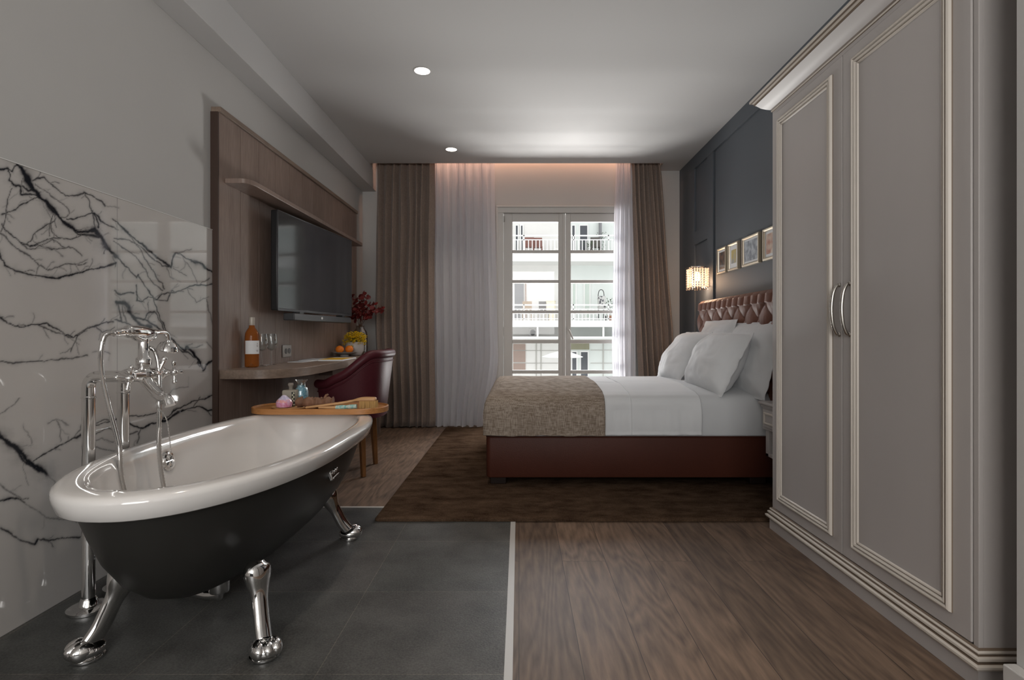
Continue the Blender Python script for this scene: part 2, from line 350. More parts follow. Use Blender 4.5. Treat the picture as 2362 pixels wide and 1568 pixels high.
# back wall with the window opening
OX0, OX1, OZ = -.175, 1.165, 2.245
m = MB().box(XL - .1, OX0, YB, YB + .2, 0, 2.95); m.box(OX1, XR + .3, YB, YB + .2, 0, 2.95); m.box(OX0, OX1, YB, YB + .2, OZ, 2.95)
struct(m.build('wall_back', PAINT, smooth=False))
struct(MB().box(XL - .1, XR + .3, YF - .1, YF, 0, 2.95).build('wall_rear', mat('rear_paint', (.09, .09, .09), .7)))
# right wall: slate, raised stiles and rails
struct(MB().box(XR, XR + .15, 1.37, YB + .2, 0, 2.95).build('wall_right', SLATE))
m = MB(); xs = XR - .016
m.box(xs, XR, 2.0, YB, 2.555, ZC); m.box(xs, XR, 5.40, YB, 0, 2.555); m.box(xs, XR, 4.884, 5.04, 0, 2.555); m.box(xs, XR, 5.04, 5.40, 1.818, 1.943); m.box(xs, XR, 5.04, 5.40, 0, .12); m.box(xs, XR, 2.0, 4.884, 0, .12)
struct(m.build('trim_4', SLATE, smooth=False, bevel=.0015), 'slate panelling on the right wall')
# nearer stretch of right wall with its baseboard
struct(MB().box(1.224, XR + .3, YF, 1.375, 0, 2.95).build('wall_side', PAINT))
struct(MB().box(1.190, 1.224, YF, 1.377, 0, .150).build('baseboard_side', WHITEW, bevel=.004))

# marble slabs on the left wall
def build_marble():
    y = np.concatenate([np.arange(-.6, .6, .02), np.arange(.6, 3.052, .0032)]); z = np.arange(0, 1.5151, .0032); z[-1] = 1.515
    Y, Z = np.meshgrid(y, z, indexing='ij')
    V = np.zeros_like(Y); s = 1290 / Y; px = 1197 - 1.64 * s; py = 770 + (.96 - Z) * s
    # (zoom-1 traced vein lines, photo pixels) width in px, strength
    z1 = lambda P: [(x * .3509, 350 + yy * .3509) for x, yy in P]
    lines = [
     (z1([(105,95),(150,140),(185,200),(240,260),(275,320),(320,365),(370,400),(420,440),(470,480),(520,520),(560,520),(620,515)]), 4.8, 1),
     (z1([(620,515),(660,560),(690,610),(720,650),(752,690)]), 4.6, 1),
     (z1([(480,490),(520,540),(580,545),(640,560)]), 3.5, .8),
     (z1([(0,112),(40,120),(65,140),(85,110),(120,100)]), 2.2, .9),(z1([(40,120),(50,180),(90,210),(140,225),(150,280),(200,270),(250,285)]), 2.2, .85),
     (z1([(150,225),(190,250),(240,250),(260,285)]), 1.8, .8),(z1([(0,410),(60,390),(110,372),(170,340),(230,310),(265,290)]), 1.6, .8),
     (z1([(85,225),(70,280),(45,370),(30,440),(0,530)]), 1.2, .7),(z1([(215,195),(240,170),(290,155),(330,195),(380,240),(430,285),(490,290),(545,270),(600,295),(660,330),(700,362)]), 1.5, .75),
     (z1([(230,210),(300,260),(350,300),(400,335),(440,370),(470,400)]), 1.1, .6),(z1([(545,265),(570,320),(590,380),(610,430),(630,500)]), 1.3, .7),
     (z1([(455,430),(500,425),(560,420),(600,410),(650,430),(670,465),(710,488),(748,497)]), 1.7, .85),(z1([(600,410),(630,440),(655,480),(650,500)]), 1.5, .8),
     (z1([(345,410),(330,470),(270,500),(230,525),(205,585),(180,600)]), 1.2, .75),(z1([(375,430),(335,470),(335,520),(370,565)]), 1.1, .7),(z1([(335,440),(325,500),(315,555)]), 1.1, .6),
     (z1([(0,470),(30,510),(70,550),(130,590),(190,620),(240,605),(290,580),(350,575),(470,575),(500,560),(560,545)]), 1.3, .8),
     (z1([(0,540),(50,580),(120,640),(200,690),(260,735),(320,768),(400,755),(440,738),(490,735),(570,715)]), 1.3, .7),
     (z1([(190,620),(250,610),(300,640),(340,660),(400,650),(450,635),(500,660),(530,680)]), 1.3, .7),(z1([(130,590),(170,635),(230,630),(290,605),(340,585),(400,630),(440,640)]), 1.1, .7),
     (z1([(0,660),(20,710),(50,748),(95,765),(120,785),(200,805),(240,797),(320,815),(395,828),(450,812),(520,785),(600,768),(670,760),(748,738)]), 2.0, .95),
     (z1([(480,730),(520,780),(560,740),(600,742)]), .8, .5),
     (z1([(0,1085),(40,1105),(90,1140),(150,1150),(200,1135),(250,1145),(300,1130),(350,1155),(420,1190),(490,1212),(540,1200),(600,1170),(640,1150),(700,1115),(748,1112)]), 1.5, .85),
     (z1([(250,1150),(330,1175),(400,1195),(490,1215),(550,1185),(640,1160),(680,1195),(748,1150)]), 1.3, .7),(z1([(520,1210),(490,1260),(465,1305)]), 1.1, .7),
     (z1([(0,1378),(60,1383),(160,1380),(250,1368),(360,1365),(450,1350),(570,1330)]), 1.3, .7),(z1([(610,1320),(650,1315),(720,1330)]), .9, .5),
     (z1([(755,450),(800,490),(860,540),(920,590),(980,640),(1040,700),(1090,745),(1125,765),(1140,700),(1160,675),(1200,685),(1260,720),(1330,745),(1390,785),(1430,830)]), 2.0, .95),
     (z1([(860,550),(920,640),(980,740),(1030,820),(1070,900)]), 1.2, .7),(z1([(755,570),(830,575),(900,600),(960,650),(1000,690),(1060,750),(1110,765)]), 1.3, .75),
     (z1([(755,590),(830,650),(900,700),(960,770),(1010,850),(1060,910)]), 1.1, .7),(z1([(752,690),(820,760),(890,818),(905,800),(950,870),(1000,950),(1040,1030),(1065,1110),(1085,1180)]), 1.6, .85),
     (z1([(895,880),(900,990),(940,995),(980,960),(1040,975),(1060,940),(1100,925),(1150,920),(1220,895),(1290,870),(1360,870),(1430,865)]), 1.4, .85),
     (z1([(755,900),(790,930),(850,920),(880,935)]), 1.8, .8),(z1([(1020,980),(1110,975),(1120,905),(1160,920)]), 1.2, .75),
     (z1([(760,985),(800,990),(830,1005),(860,1050),(890,1090),(930,1140),(980,1150)]), 4.2, .95),(z1([(890,1090),(950,1100),(990,1130),(1050,1170),(1100,1220),(1150,1255),(1220,1300)]), 2.6, .95),
     (z1([(1220,1300),(1240,1280),(1270,1320),(1310,1380),(1330,1440),(1360,1390),(1400,1370),(1430,1325)]), 2.6, .95),(z1([(1090,1230),(1150,1270),(1200,1310),(1240,1320),(1290,1360),(1310,1410)]), 1.4, .8),
     (z1([(950,1100),(970,1060),(1030,1055),(1050,1100),(1070,1180)]), 1.6, .8),(z1([(760,1100),(820,1120),(870,1140)]), 2, .8),(z1([(770,1000),(790,1060),(800,1110)]), 2, .7),(z1([(800,1000),(815,1080),(840,1120)]), 1.6, .6),
     (z1([(980,1000),(985,1060),(960,1110)]), 1, .6),(z1([(1230,900),(1260,950),(1300,995),(1340,970),(1370,965)]), 1, .5),(z1([(1210,700),(1240,740),(1280,810),(1310,865)]), .9, .5),(z1([(1360,980),(1370,1050),(1400,1120)]), .9, .5),
     (z1([(1090,745),(1110,820),(1130,830)]), 1, .5),(z1([(1140,770),(1180,790),(1215,810)]), 1, .6),
     # lower slab
     ([(0,1005),(25,1020),(50,1045),(80,1075),(104,1090)], 6.5, 1),([(0,1000),(30,1030),(60,1065),(90,1088)], 4, .8),
     ([(78,1062),(110,1045),(140,1025),(165,1012),(184,1003)], 1.4, .85),([(212,978),(250,970),(285,965),(340,955),(365,948)], 1.5, .9),([(212,975),(240,965),(290,967)], 1.2, .7),
     ([(290,967),(310,985),(330,990),(360,975),(385,965),(410,948),(440,940),(460,935),(480,945),(500,940)], 1.8, .95),([(380,962),(410,940),(440,925),(470,918),(502,906)], 1.2, .8),
     ([(212,1003),(240,988),(255,985),(280,1000),(300,1005),(320,1000)], 1.2, .7),([(212,1035),(240,1035),(262,1040)], 1, .6),([(215,1020),(240,1008),(262,1015)], 1, .5),
     ([(330,990),(320,1010),(315,1025)], 1, .6),([(0,1153),(30,1150),(55,1160)], 2.2, .9),([(0,1120),(20,1135),(45,1150)], 1.1, .6),
     ([(0,1218),(30,1235),(60,1250),(75,1255),(85,1242),(98,1240),(110,1245),(140,1241),(184,1240)], 1.8, .9),([(55,1160),(110,1195),(150,1195),(178,1200)], .9, .5),
     ([(130,972),(135,985),(140,1015)], .9, .5),([(110,978),(130,970),(155,985)], .9, .5),([(0,955),(20,940),(45,920)], 1, .5),
     ([(360,940),(400,905),(430,895)], .8, .4),([(55,980),(62,1000),(70,1020)], .8, .4)]
    yi = Y[:, 0]; wob = {}
    fy = np.where(yi >= 1.55)[0]
    sub = slice(fy[0], None)
    PX, PY = px[sub], py[sub]
    # wobble fields
    g = 90
    def field(seed, k):
        rs = np.random.RandomState(seed); acc = np.zeros_like(PX)
        for o in range(5):
            for _ in range(5):
                a = rs.rand() * 2 * PI; f = k * 2 ** o * (.7 + .6 * rs.rand()); ph = rs.rand() * 6.28
                acc += np.sin((PX * math.cos(a) + PY * math.sin(a)) * f + ph) / 1.75 ** o
        return acc / 3
    wx, wy, ww = field(1, .06) * 3.6, field(2, .06) * 3.6, field(3, .09)
    QX, QY = PX + wx, PY + wy
    Vs = V[sub]
    rv = random.Random(17); extra = []
    for pts, wd, st in lines:        # hair-thin side branches off every vein
        for (ax, ay), (bx, by) in zip(pts[:-1], pts[1:]):
            if rv.random() < .42 + .1 * wd:
                t = rv.random(); x0, y0_ = ax + (bx - ax) * t, ay + (by - ay) * t; an = math.atan2(by - ay, bx - ax) + rv.choice((-1, 1)) * rv.uniform(.25, .9)
                P_ = [(x0, y0_)]; L_ = rv.uniform(5, 14 + 4 * wd)
                for q in range(3):
                    an += rv.uniform(-.5, .5); x0 += L_ * math.cos(an) * .6; y0_ += L_ * math.sin(an) * .6; P_.append((x0, y0_))
                extra.append((P_, rv.uniform(.5, .9), rv.uniform(.3, .7) * st))
    for pts, wd, st in lines + extra:
        xs_ = [p[0] for p in pts]; ys_ = [p[1] for p in pts]; pad = wd * 6 + 8
        msk = (PX > min(xs_) - pad) & (PX < max(xs_) + pad) & (PY > min(ys_) - pad) & (PY < max(ys_) + pad)
        if not msk.any(): continue
        qx, qy = QX[msk], QY[msk]; d = np.full(qx.shape, 1e9)
        for (ax, ay), (bx, by) in zip(pts[:-1], pts[1:]):
            dx, dy = bx - ax, by - ay; L2 = dx * dx + dy * dy + 1e-9
            t = np.clip(((qx - ax) * dx + (qy - ay) * dy) / L2, 0, 1)
            d = np.minimum(d, np.hypot(qx - ax - t * dx, qy - ay - t * dy))
        wl = wd * 1.0 * (1 + .5 * ww[msk]); wl = np.maximum(wl, 1.1)
        val = st * (np.exp(-(d / wl) ** 2) * 1.05 + .26 * np.exp(-(d / (wl * 3.2 + 1)) ** 2))
        Vs[msk] = np.maximum(Vs[msk], val) + .0
    V[sub] = np.clip(Vs, 0, 1)
    ym = 1.764                            # the nearer slab continues book-matched
    for i_, yy_ in enumerate(yi):
        if .6 < yy_ < ym: V[i_] = V[int(np.argmin(np.abs(yi - (2 * ym - yy_))))]
    for yl, zl in ((2.284, None), (None, .755)):      # slab joints
        if yl: V = np.maximum(V, (np.abs(Y - yl) < .0017) * .45)
    nu, nv = Y.shape
    co = np.stack([np.full_like(Y, -1.640), Y, Z], -1).reshape(-1, 3)
    jn = np.abs(Z - .755).ravel() < .0017
    idx = np.arange(nu * nv).reshape(nu, nv)
    q = np.stack([idx[:-1, :-1], idx[1:, :-1], idx[1:, 1:], idx[:-1, 1:]], -1).reshape(-1, 4)
    me = bpy.data.meshes.new('marble_cladding'); me.vertices.add(len(co)); me.vertices.foreach_set('co', co.ravel())
    me.loops.add(q.size); me.loops.foreach_set('vertex_index', q.ravel()); me.polygons.add(len(q))
    me.polygons.foreach_set('loop_start', np.arange(0, q.size, 4)); me.polygons.foreach_set('loop_total', np.full(len(q), 4))
    me.update(calc_edges=True); a = me.attributes.new('vein', 'FLOAT', 'POINT')
    vv = V.ravel().copy(); vv[jn] = -.5
    a.data.foreach_set('value', vv); me.materials.append(MARBLE)
    o = bpy.data.objects.new('marble_cladding', me); C.objects.link(o)
    return o
mc = build_marble(); struct(mc, 'grey marble wall cladding with black veins')
m = MB().box(XL, -1.641, -.6, 3.052, 0, 1.5165); m.box(XL, -1.637, -.6, 3.052, 1.5152, 1.518)
struct(m.build('trim_5', mat('marble_edge', (.75, .74, .72), .25)), 'pale top edge of the marble cladding')

# ------------------------------------------------------------------ window
wn = bpy.data.objects.new('window_1', None); C.objects.link(wn); wn['kind'] = 'structure'; wn['label'] = 'white double balcony window with glazing bars'
y0 = YB
m = MB()
for (a, b_, c, d, e, f) in ((OX0 - .05, OX0 + .01, y0 - .018, y0 + .04, 0, OZ - .01), (OX1 - .01, OX1 + .05, y0 - .018, y0 + .04, 0, OZ - .01), (OX0 - .05, OX1 + .05, y0 - .018, y0 + .04, OZ - .01, OZ + .05)): m.box(a, b_, c, d, e, f)
for (a, b_, c, d, e, f) in ((OX0 - .065, OX0 - .045, y0 - .03, y0 - .001, 0, OZ + .045), (OX1 + .045, OX1 + .065, y0 - .03, y0 - .001, 0, OZ + .045), (OX0 - .065, OX1 + .065, y0 - .03, y0, OZ + .045, OZ + .065)): m.box(a, b_, c, d, e, f)
m.box(OX0, OX1, y0, y0 + .1, 0, .03)
m.build('window_frame', WHITEW, wn, bevel=.004)
rows = [(511, 576), (583.5, 645), (652.4, 715.4), (722.6, 783), (792, 854), (862, 925)]
def leaf(x0, x1, gx0, gx1):
    yy = y0 + .012; s = F / YB; zf = lambda p: H - (p - VY) / s
    m = MB(); m.box(x0, gx0, yy, yy + .05, .03, OZ - .012); m.box(gx1, x1, yy, yy + .05, .03, OZ - .012)
    edges = [OZ - .012] + [v for r in rows for v in (zf(r[0]), zf(r[1]))] + [.03]
    for i in range(0, len(edges), 2): m.box(gx0, gx1, yy + (.0 if i in (0, 12) else .008), yy + .05, edges[i + 1], edges[i])
    # glazing rebate
    for r in rows:
        for (a, b_, c, d) in ((gx0, gx0 + .006, zf(r[1]), zf(r[0])), (gx1 - .006, gx1, zf(r[1]), zf(r[0]))): m.box(a, b_, yy + .014, yy + .03, c, d)
    lf = m.build('window_leaf', WHITEW, wn, bevel=.003)
    g = MB()
    for r in rows: g.box(gx0, gx1, yy + .026, yy + .030, zf(r[1]), zf(r[0]))
    g.build('glass', GLASS, lf, smooth=False)
    return lf
X_ = lambda p: (p - VX) / (F / YB)
lf1 = leaf(OX0 + .012, X_(1304.2), X_(1181), X_(1289.5)); lf2 = leaf(X_(1305.2), OX1 - .012, X_(1316), X_(1424))
m = MB().box(X_(1298), X_(1304), y0 + .0, y0 + .014, .03, OZ - .015); m.build('cover_strip', WHITEW, lf1, bevel=.003)
hp = at(1311, 760, YB - .0)
m = MB().tube([hp + Vector((0, .02, 0)), hp + Vector((0, -.035, 0))], .009, 10); m.box(hp.x - .013, hp.x + .013, hp.y - .002, hp.y + .012, hp.z - .05, hp.z + .03)
m.tube([hp + Vector((0, -.035, 0)), hp + Vector((.01, -.04, -.02)), hp + Vector((.045, -.04, -.10))], [.009, .010, .008], 10); m.build('handle', WHITEW, lf2)
m = MB().tube([at(1163, 498, YB - .02), at(1163, 512, YB - .02)], .006, 8); m.build('hinge', NICKEL, lf1)

# ------------------------------------------------------------------ curtains
def cloth(name, x_top, x_bot, x_mid, zmid, z0, z1, ybase, amp, folds, seed, material, flare=0, nx=220, nz=40, solid=.0025):
    rs = random.Random(seed); ph = []; acc = 0
    ws = [rs.uniform(.65, 1.4) for _ in range(folds)]; tot = sum(ws)
    cut = [0]
    for q in ws: cut.append(cut[-1] + q / tot)
    amps = [rs.uniform(.6, 1.15) for _ in range(folds)]
    rows_ = []
    for j in range(nz + 1):
        v = j / nz; z = lerp(z0, z1, v); row = []
        if z > zmid: t = (z - zmid) / (z1 - zmid); xa, xb = lerp(x_mid[0], x_top[0], t), lerp(x_mid[1], x_top[1], t)
        else: t = (z - z0) / (zmid - z0); t = smooth01(t); xa, xb = lerp(x_bot[0], x_mid[0], t), lerp(x_bot[1], x_mid[1], t)
        for i in range(nx + 1):
            u = i / nx; k = 0
            while k < folds - 1 and u > cut[k + 1]: k += 1
            tt = (u - cut[k]) / (cut[k + 1] - cut[k]); a = amps[k]
            mod = 1 + .25 * noise.noise(Vector((u * 6, z * .8, seed)))
            A = amp * a * mod * (1 if v < .93 else lerp(1, .55, (v - .93) / .07))
            wv = -math.cos(2 * PI * tt)
            wv = math.copysign(abs(wv) ** .8, wv)
            dx = -.012 * math.sin(4 * PI * tt) * a
            x = lerp(xa, xb, u) + dx + .012 * noise.noise(Vector((u * 5, z * 1.2, seed + 9)))
            yy = ybase - A * wv + .012 * noise.noise(Vector((u * 9, z * 1.7, seed + 3)))
            if v < .05: yy += -.03 * (1 - v / .05) * noise.noise(Vector((u * 14, 0, seed + 5))) - .015 * (1 - v / .05)
            row.append((x, yy, z + (.006 * (1 + math.sin(u * 40 + seed)) if j == 0 else 0)))
        rows_.append(row)
    return MB().grid(rows_).build(name, material, ang=70, solid=solid, recalc=False)
CX = lambda p: (p - VX) / (F / 5.74)
zt = 2.80
tag(cloth('curtain', (CX(870), CX(1003)), (CX(872), CX(1003)), (CX(864), CX(1000)), 1.2, .004, zt, 5.745, .052, 8, 3, DRAPE), 'long taupe drape hanging left of the window beside the desk', 'curtain', 'taupe drapes')
tag(cloth('curtain', (CX(1456), CX(1520)), (CX(1480), CX(1575)), (CX(1472), CX(1552)), .95, .004, zt, 5.745, .050, 7, 11, DRAPE), 'long taupe drape hanging right of the window behind the bed', 'curtain', 'taupe drapes')
tag(cloth('sheer_curtain', (CX(999), CX(1139)), (CX(1003), CX(1125)), (CX(1001), CX(1148)), .75, .004, zt, 5.772, .038, 8, 21, SHEER, solid=0), 'white sheer curtain hanging on the left side of the window', 'curtain', 'white sheer curtains')
tag(cloth('sheer_curtain', (CX(1424), CX(1460)), (CX(1417), CX(1470)), (CX(1414), CX(1466)), .95, .004, zt, 5.775, .022, 5, 31, SHEER, solid=0), 'narrow white sheer curtain hanging on the right side of the window', 'curtain', 'white sheer curtains')
m = MB()
for yy in (5.745, 5.775): m.box(-1.5, 1.45, yy - .008, yy + .008, 2.80, 2.815)
tag(m.build('curtain_track', WHITEW), 'white curtain track hidden in the ceiling recess', 'curtain track')
# warm cove strip in the recess
led = tag(MB().box(-1.3, 1.4, 5.845, 5.857, 2.835, 2.845).build('cove_light', mat('warm_led', (1, .6, .4), .5, emis=((1, .55, .36), 9))), 'warm light strip in the ceiling recess above the curtains', 'light')
lamp('cove_glow', 'AREA', (.1, 5.835, 2.83), 3.2, (1, .58, .42), (0, 0, 0), shape='RECTANGLE', size=2.8, size_y=.03)

# ------------------------------------------------------------------ recessed ceiling spots
SPOTM = mat('spot_glow', (1, 1, 1), .5, emis=((1, .86, .74), 9))
def spot(x, y, label):
    t = thing('ceiling_spot', label, 'light', (x, y, ZC), 'recessed ceiling spots')
    MB().lathe([(.050, -.002), (.058, -.002), (.060, 0), (.060, .001), (.050, .001)], (x, y, ZC - .001), 28, cap0=False, cap1=False).build('trim_ring', CEILP, t)
    MB().lathe([(.050, -.002), (.046, .0), (.001, .0)], (x, y, ZC - .0015), 28, cap0=False).build('lamp_disc', SPOTM, t)
    lamp('spot_beam', 'SPOT', (x, y, ZC - .03), 26, (1, .86, .72), (0, 0, 0), spot_size=R(75), spot_blend=.8, shadow_soft_size=.04)
spot(-.632, 3.655, 'round ceiling spot nearer the camera'); spot(-.63, 5.21, 'round ceiling spot closer to the window')
spot(-.632, 1.9, 'round ceiling spot above the bathtub end')
spot(.75, .6, 'added unseen ceiling spot above the camera'); spot(-.632, .2, 'added unseen ceiling spot above the entrance side')  # both out of view, added as extra fill for the room

# ------------------------------------------------------------------ wall panel, shelf, TV, soundbar, desk
XP = -1.61
wp = thing('wall_panel', 'brown wood board wall panel behind the television', 'wall panel', (XP, 3.0, 0))
for i in range(11):
    a = 3.0 + i * .2318
    MB().box(XL, XP, a + .0015, a + .2318 - .0015, 0, 2.150).build('board', PANELW, wp, bevel=.001, seg=1)
MB().box(XL, XP - .006, 3.001, 5.549, 0, 2.15).build('backing', mat('groove_dark', (.03, .02, .015), .8), wp)
MB().box(XL, -1.597, 2.995, 5.555, 2.150, 2.178).build('top_cap', DESKW, wp, bevel=.002)
MB().box(XL, XP + .0005, 2.990, 3.001, 0, 2.150).build('side_edge', mat('dark_edge', (.05, .028, .02), .5), wp)
# shelf
poly = [(XP, 3.06)] + [(XP + .14 - .05 + .05 * math.sin(a), 3.06 + .09 - .09 * math.cos(a)) for a in [R(k * 10) for k in range(10)]] + [(XP + .14, 5.25)] + [(XP + .14 - .03 + .03 * math.cos(a), 5.25 + .03 * math.sin(a)) for a in [R(k * 15) for k in range(7)]] + [(XP, 5.28)]
sh = MB().prism(poly, 1.785, 1.812).build('wall_shelf', PANELW, bevel=.002)
tag(sh, 'long shallow brown wood shelf above the television', 'shelf')
# TV, turned slightly
tv = thing('television', 'black flat screen television hung on the wood panel', 'television', (-1.45, 4.07, 1.1))
a_, b_ = Vector((-1.505, 3.486, 0)), Vector((-1.395, 4.66, 0)); tl = (b_ - a_).length
ang = math.atan2(b_.y - a_.y, b_.x - a_.x)
T = Matrix.Translation((a_.x, a_.y, 0)) @ Matrix.Rotation(ang, 4, 'Z')     # local x along width, local y = toward wall (+)
MB().box(0, tl, .002, .045, 1.108, 1.735, T=T).build('casing', DARK, tv, bevel=.006)
MB().box(.006, tl - .006, -.001, .002, 1.122, 1.729, T=T).build('screen', SCREEN, tv, bevel=.0005)
m = MB(); m.box(0, tl, -.0022, .004, 1.106, 1.121, T=T); m.box(0, .005, -.0022, .004, 1.106, 1.735, T=T); m.box(tl - .005, tl, -.0022, .004, 1.106, 1.735, T=T); m.box(0, tl, -.0022, .004, 1.730, 1.736, T=T)
m.build('bezel', mat('bezel_grey', (.07, .07, .075), .3, .5), tv, bevel=.001)
m = MB().box(.35, .8, .045, .085, 1.2, 1.6, T=T); m.box(XL + .04, -1.50, 4.0, 4.12, 1.36, 1.46); m.build('bracket', DARK, tv)
sb = thing('soundbar', 'slim dark grey soundbar mounted under the television', 'soundbar', (-1.45, 4.1, 1.05))
T2 = Matrix.Translation((-1.445, 3.60, 0)) @ Matrix.Rotation(math.atan2(1.02, .06), 4, 'Z')
MB().box(0, 1.02, 0, .075, 1.048, 1.094, T=T2).build('bar_body', BARM, sb, bevel=.006)
m = MB()
m.rings([[T2 @ Vector((.43 + .014 * math.cos(q * PI / 8), -.001 - d, 1.073 + .009 * math.sin(q * PI / 8))) for q in range(16)] for d in (0, .001)])
m.build('badge', mat('badge_white', (.8, .8, .8), .4), sb)
for q in (.1, .85): MB().box(q, q + .06, .01, .06, 1.09, 1.106, T=T2).build('mount', DARK, sb)
# desk
dk = thing('desk', 'long wall mounted oak desk with a curved front edge', 'desk', (XP, 4.2, .766))
ZD = .766
front = catmull([(-1.47, 3.01, 0), (-1.40, 3.02, 0), (-1.33, 3.07, 0), (-1.27, 3.17, 0), (-1.235, 3.35, 0), (-1.238, 3.7, 0), (-1.255, 4.15, 0), (-1.262, 4.8, 0), (-1.262, 5.38, 0)], 6)
poly = [(XP, 3.008)] + [(p.x, p.y) for p in front] + [(-1.29, 5.45), (XP, 5.45)]
MB().prism(poly, ZD - .05, ZD).build('desk_top', DESKW, dk, bevel=.002)
m = MB().box(XP, -1.50, 4.5, 5.3, ZD - .14, ZD - .05); m.build('drawer_box', PANELW, dk, bevel=.002)
m = MB().box(XP, -1.34, 5.38, 5.41, .0, ZD - .05); m.build('side_panel', PANELW, dk)

# socket
so = thing('wall_socket', 'square metal socket plate above the desk', 'socket', (XP, 3.87, .84))
MB().box(XP, XP + .010, 3.80, 3.935, .800, .884).build('plate', STEEL, so, bevel=.003)
m = MB()
for yy in (3.84, 3.895): m.lathe([(.019, 0), (.019, .004), (.001, .004)], (XP + .0095, yy, .842), 16, T=Matrix.Rotation(PI / 2, 4, 'Y'))
m.build('outlet', mat('outlet_grey', (.12, .12, .12), .4), so)

# ------------------------------------------------------------------ things on the desk
def desk_pt(px, py): s = (py - VY) / (H - ZD); return (px - VX) / s, F / s
x, y = desk_pt(581, 846.8); y += .0
AMBER = mat('rose_wine', (.55, .17, .035), .06, spec=.6, trans=.65, ior=1.2)
bt = thing('wine_bottle', 'bottle of rose wine with a white label on the desk', 'bottle', (x, y, ZD))
MB().lathe([(.030, 0), (.0375, .004), (.0385, .012), (.0385, .175), (.036, .198), (.026, .218), (.017, .230), (.0145, .245), (.0145, .262)], (x, y, ZD + .0002), 32).build('glass_body', AMBER, bt)
MB().lathe([(.0152, .244), (.0158, .246), (.0162, .288), (.0150, .291), (.002, .292)], (x, y, ZD), 24).build('foil_cap', mat('foil_cream', (.42, .38, .33), .45, .2), bt)
m = MB(); lr = .0393
pts = [[(x + lr * math.cos(R(q)), y + lr * math.sin(R(q)), ZD + zz) for zz in (.078, .155)] for q in range(-125, 26, 6)]
m.grid(pts); lb = m.build('label_paper', PAPER, bt, recalc=False)
m = MB()
for k, (zz, w_) in enumerate(((.138, 12), (.128, 20), (.120, 16), (.098, 24), (.092, 18))):
    m.grid([[(x + (lr + .0004) * math.cos(R(q)), y + (lr + .0004) * math.sin(R(q)), ZD + zz + d) for d in (0, .003)] for q in range(-18 - w_ // 2, -18 + w_ // 2 + 1, 2)])
m.build('print', mat('print_grey', (.25, .22, .2), .6), lb, recalc=False)
MB().lathe([(.016, 0), (.016, .008), (.001, .022)], (x, y, ZD + .001), 20).build('punt', mat('punt_pale', (.95, .62, .40), .15), bt)
def wineglass(x, y, label):
    t = thing('wine_glass', label, 'glass', (x, y, ZD), 'wine glasses on the desk')
    MB().lathe([(.030, 0), (.031, .0015), (.012, .004), (.0045, .008), (.0038, .03), (.0038, .085), (.006, .092)], (x, y, ZD + .0002), 24, cap1=False).build('stem', CLEAR, t)
    MB().lathe([(.006, .092), (.020, .099), (.032, .115), (.036, .135), (.034, .165), (.029, .195), (.0282, .195), (.033, .165), (.035, .135), (.031, .116), (.019, .101), (.004, .094)], (x, y, ZD), 28, cap0=False).build('bowl', CLEAR, t)
x, y = desk_pt(604, 844.5); wineglass(x, y, 'empty wine glass next to the bottle')
x, y = desk_pt(626, 841.5); wineglass(x, y, 'empty wine glass farther from the bottle')
def sheet(name, px, py, w_, l_, ang_, th, material, label, z=ZD, cat='magazine', stripe=None):
    x, y = desk_pt(px, py); T = Matrix.Translation((x, y, z)) @ Matrix.Rotation(R(ang_), 4, 'Z')
    o = MB().box(-w_ / 2, w_ / 2, -l_ / 2, l_ / 2, .0003, th, T=T).build(name, PAPER if stripe else material, bevel=.0006)
    tag(o, label, cat, 'printed papers on the desk')
    if stripe:
        MB().box(-w_ / 2 + .002, w_ / 2 - .002, -l_ / 2 + .002, l_ / 2 * stripe, th, th + .0006, T=T).build('cover', material, o)
    return o
sheet('leaflet', 702, 833.5, .11, .26, -6, .003, mat('leaflet_print', (.38, .40, .42), .5), 'thin white leaflet lying nearest the wine glasses', stripe=.1)
sheet('brochure', 728, 829.5, .15, .34, 5, .004, mat('brochure_print', (.55, .58, .60), .5), 'open white brochure between the leaflet and yellow book', stripe=.4)
sheet('book', 780, 829.5, .17, .42, 3, .010, mat('book_yellow', (.72, .42, .02), .45), 'yellow book lying on the desk before the fruit dish', cat='book', stripe=.6)
# fruit dish
x, y = -1.50, 4.81
MB_ = MB().lathe([(.035, 0), (.037, .010), (.030, .016), (.075, .024), (.103, .036), (.105, .039), (.072, .030), (.002, .026)], (x, y, ZD + .0003), 36)
tag(MB_.build('fruit_dish', mat('dish_stone', (.30, .28, .27), .35)), 'shallow grey footed dish holding oranges', 'dish')
ORG = mat('orange_peel', (.85, .22, .015), .45, bump=(300, .4)); STEMM = mat('stem_green', (.08, .12, .03), .6)
for k, (dx, dy, lb) in enumerate(((-.035, -.02, 'orange lying on the near side of the dish'), (.03, .035, 'orange lying on the far side of the dish'))):
    o = thing('orange', lb, 'fruit', (x + dx, y + dy, ZD + .03), 'oranges in the dish')
    MB().ball((x + dx, y + dy, ZD + .0275 + .034), .035, 20, sz=.93).build('peel', ORG, o)
    MB().ball((x + dx, y + dy, ZD + .0275 + .067), .004, 8, sz=.5).build('stem_end', STEMM, o)
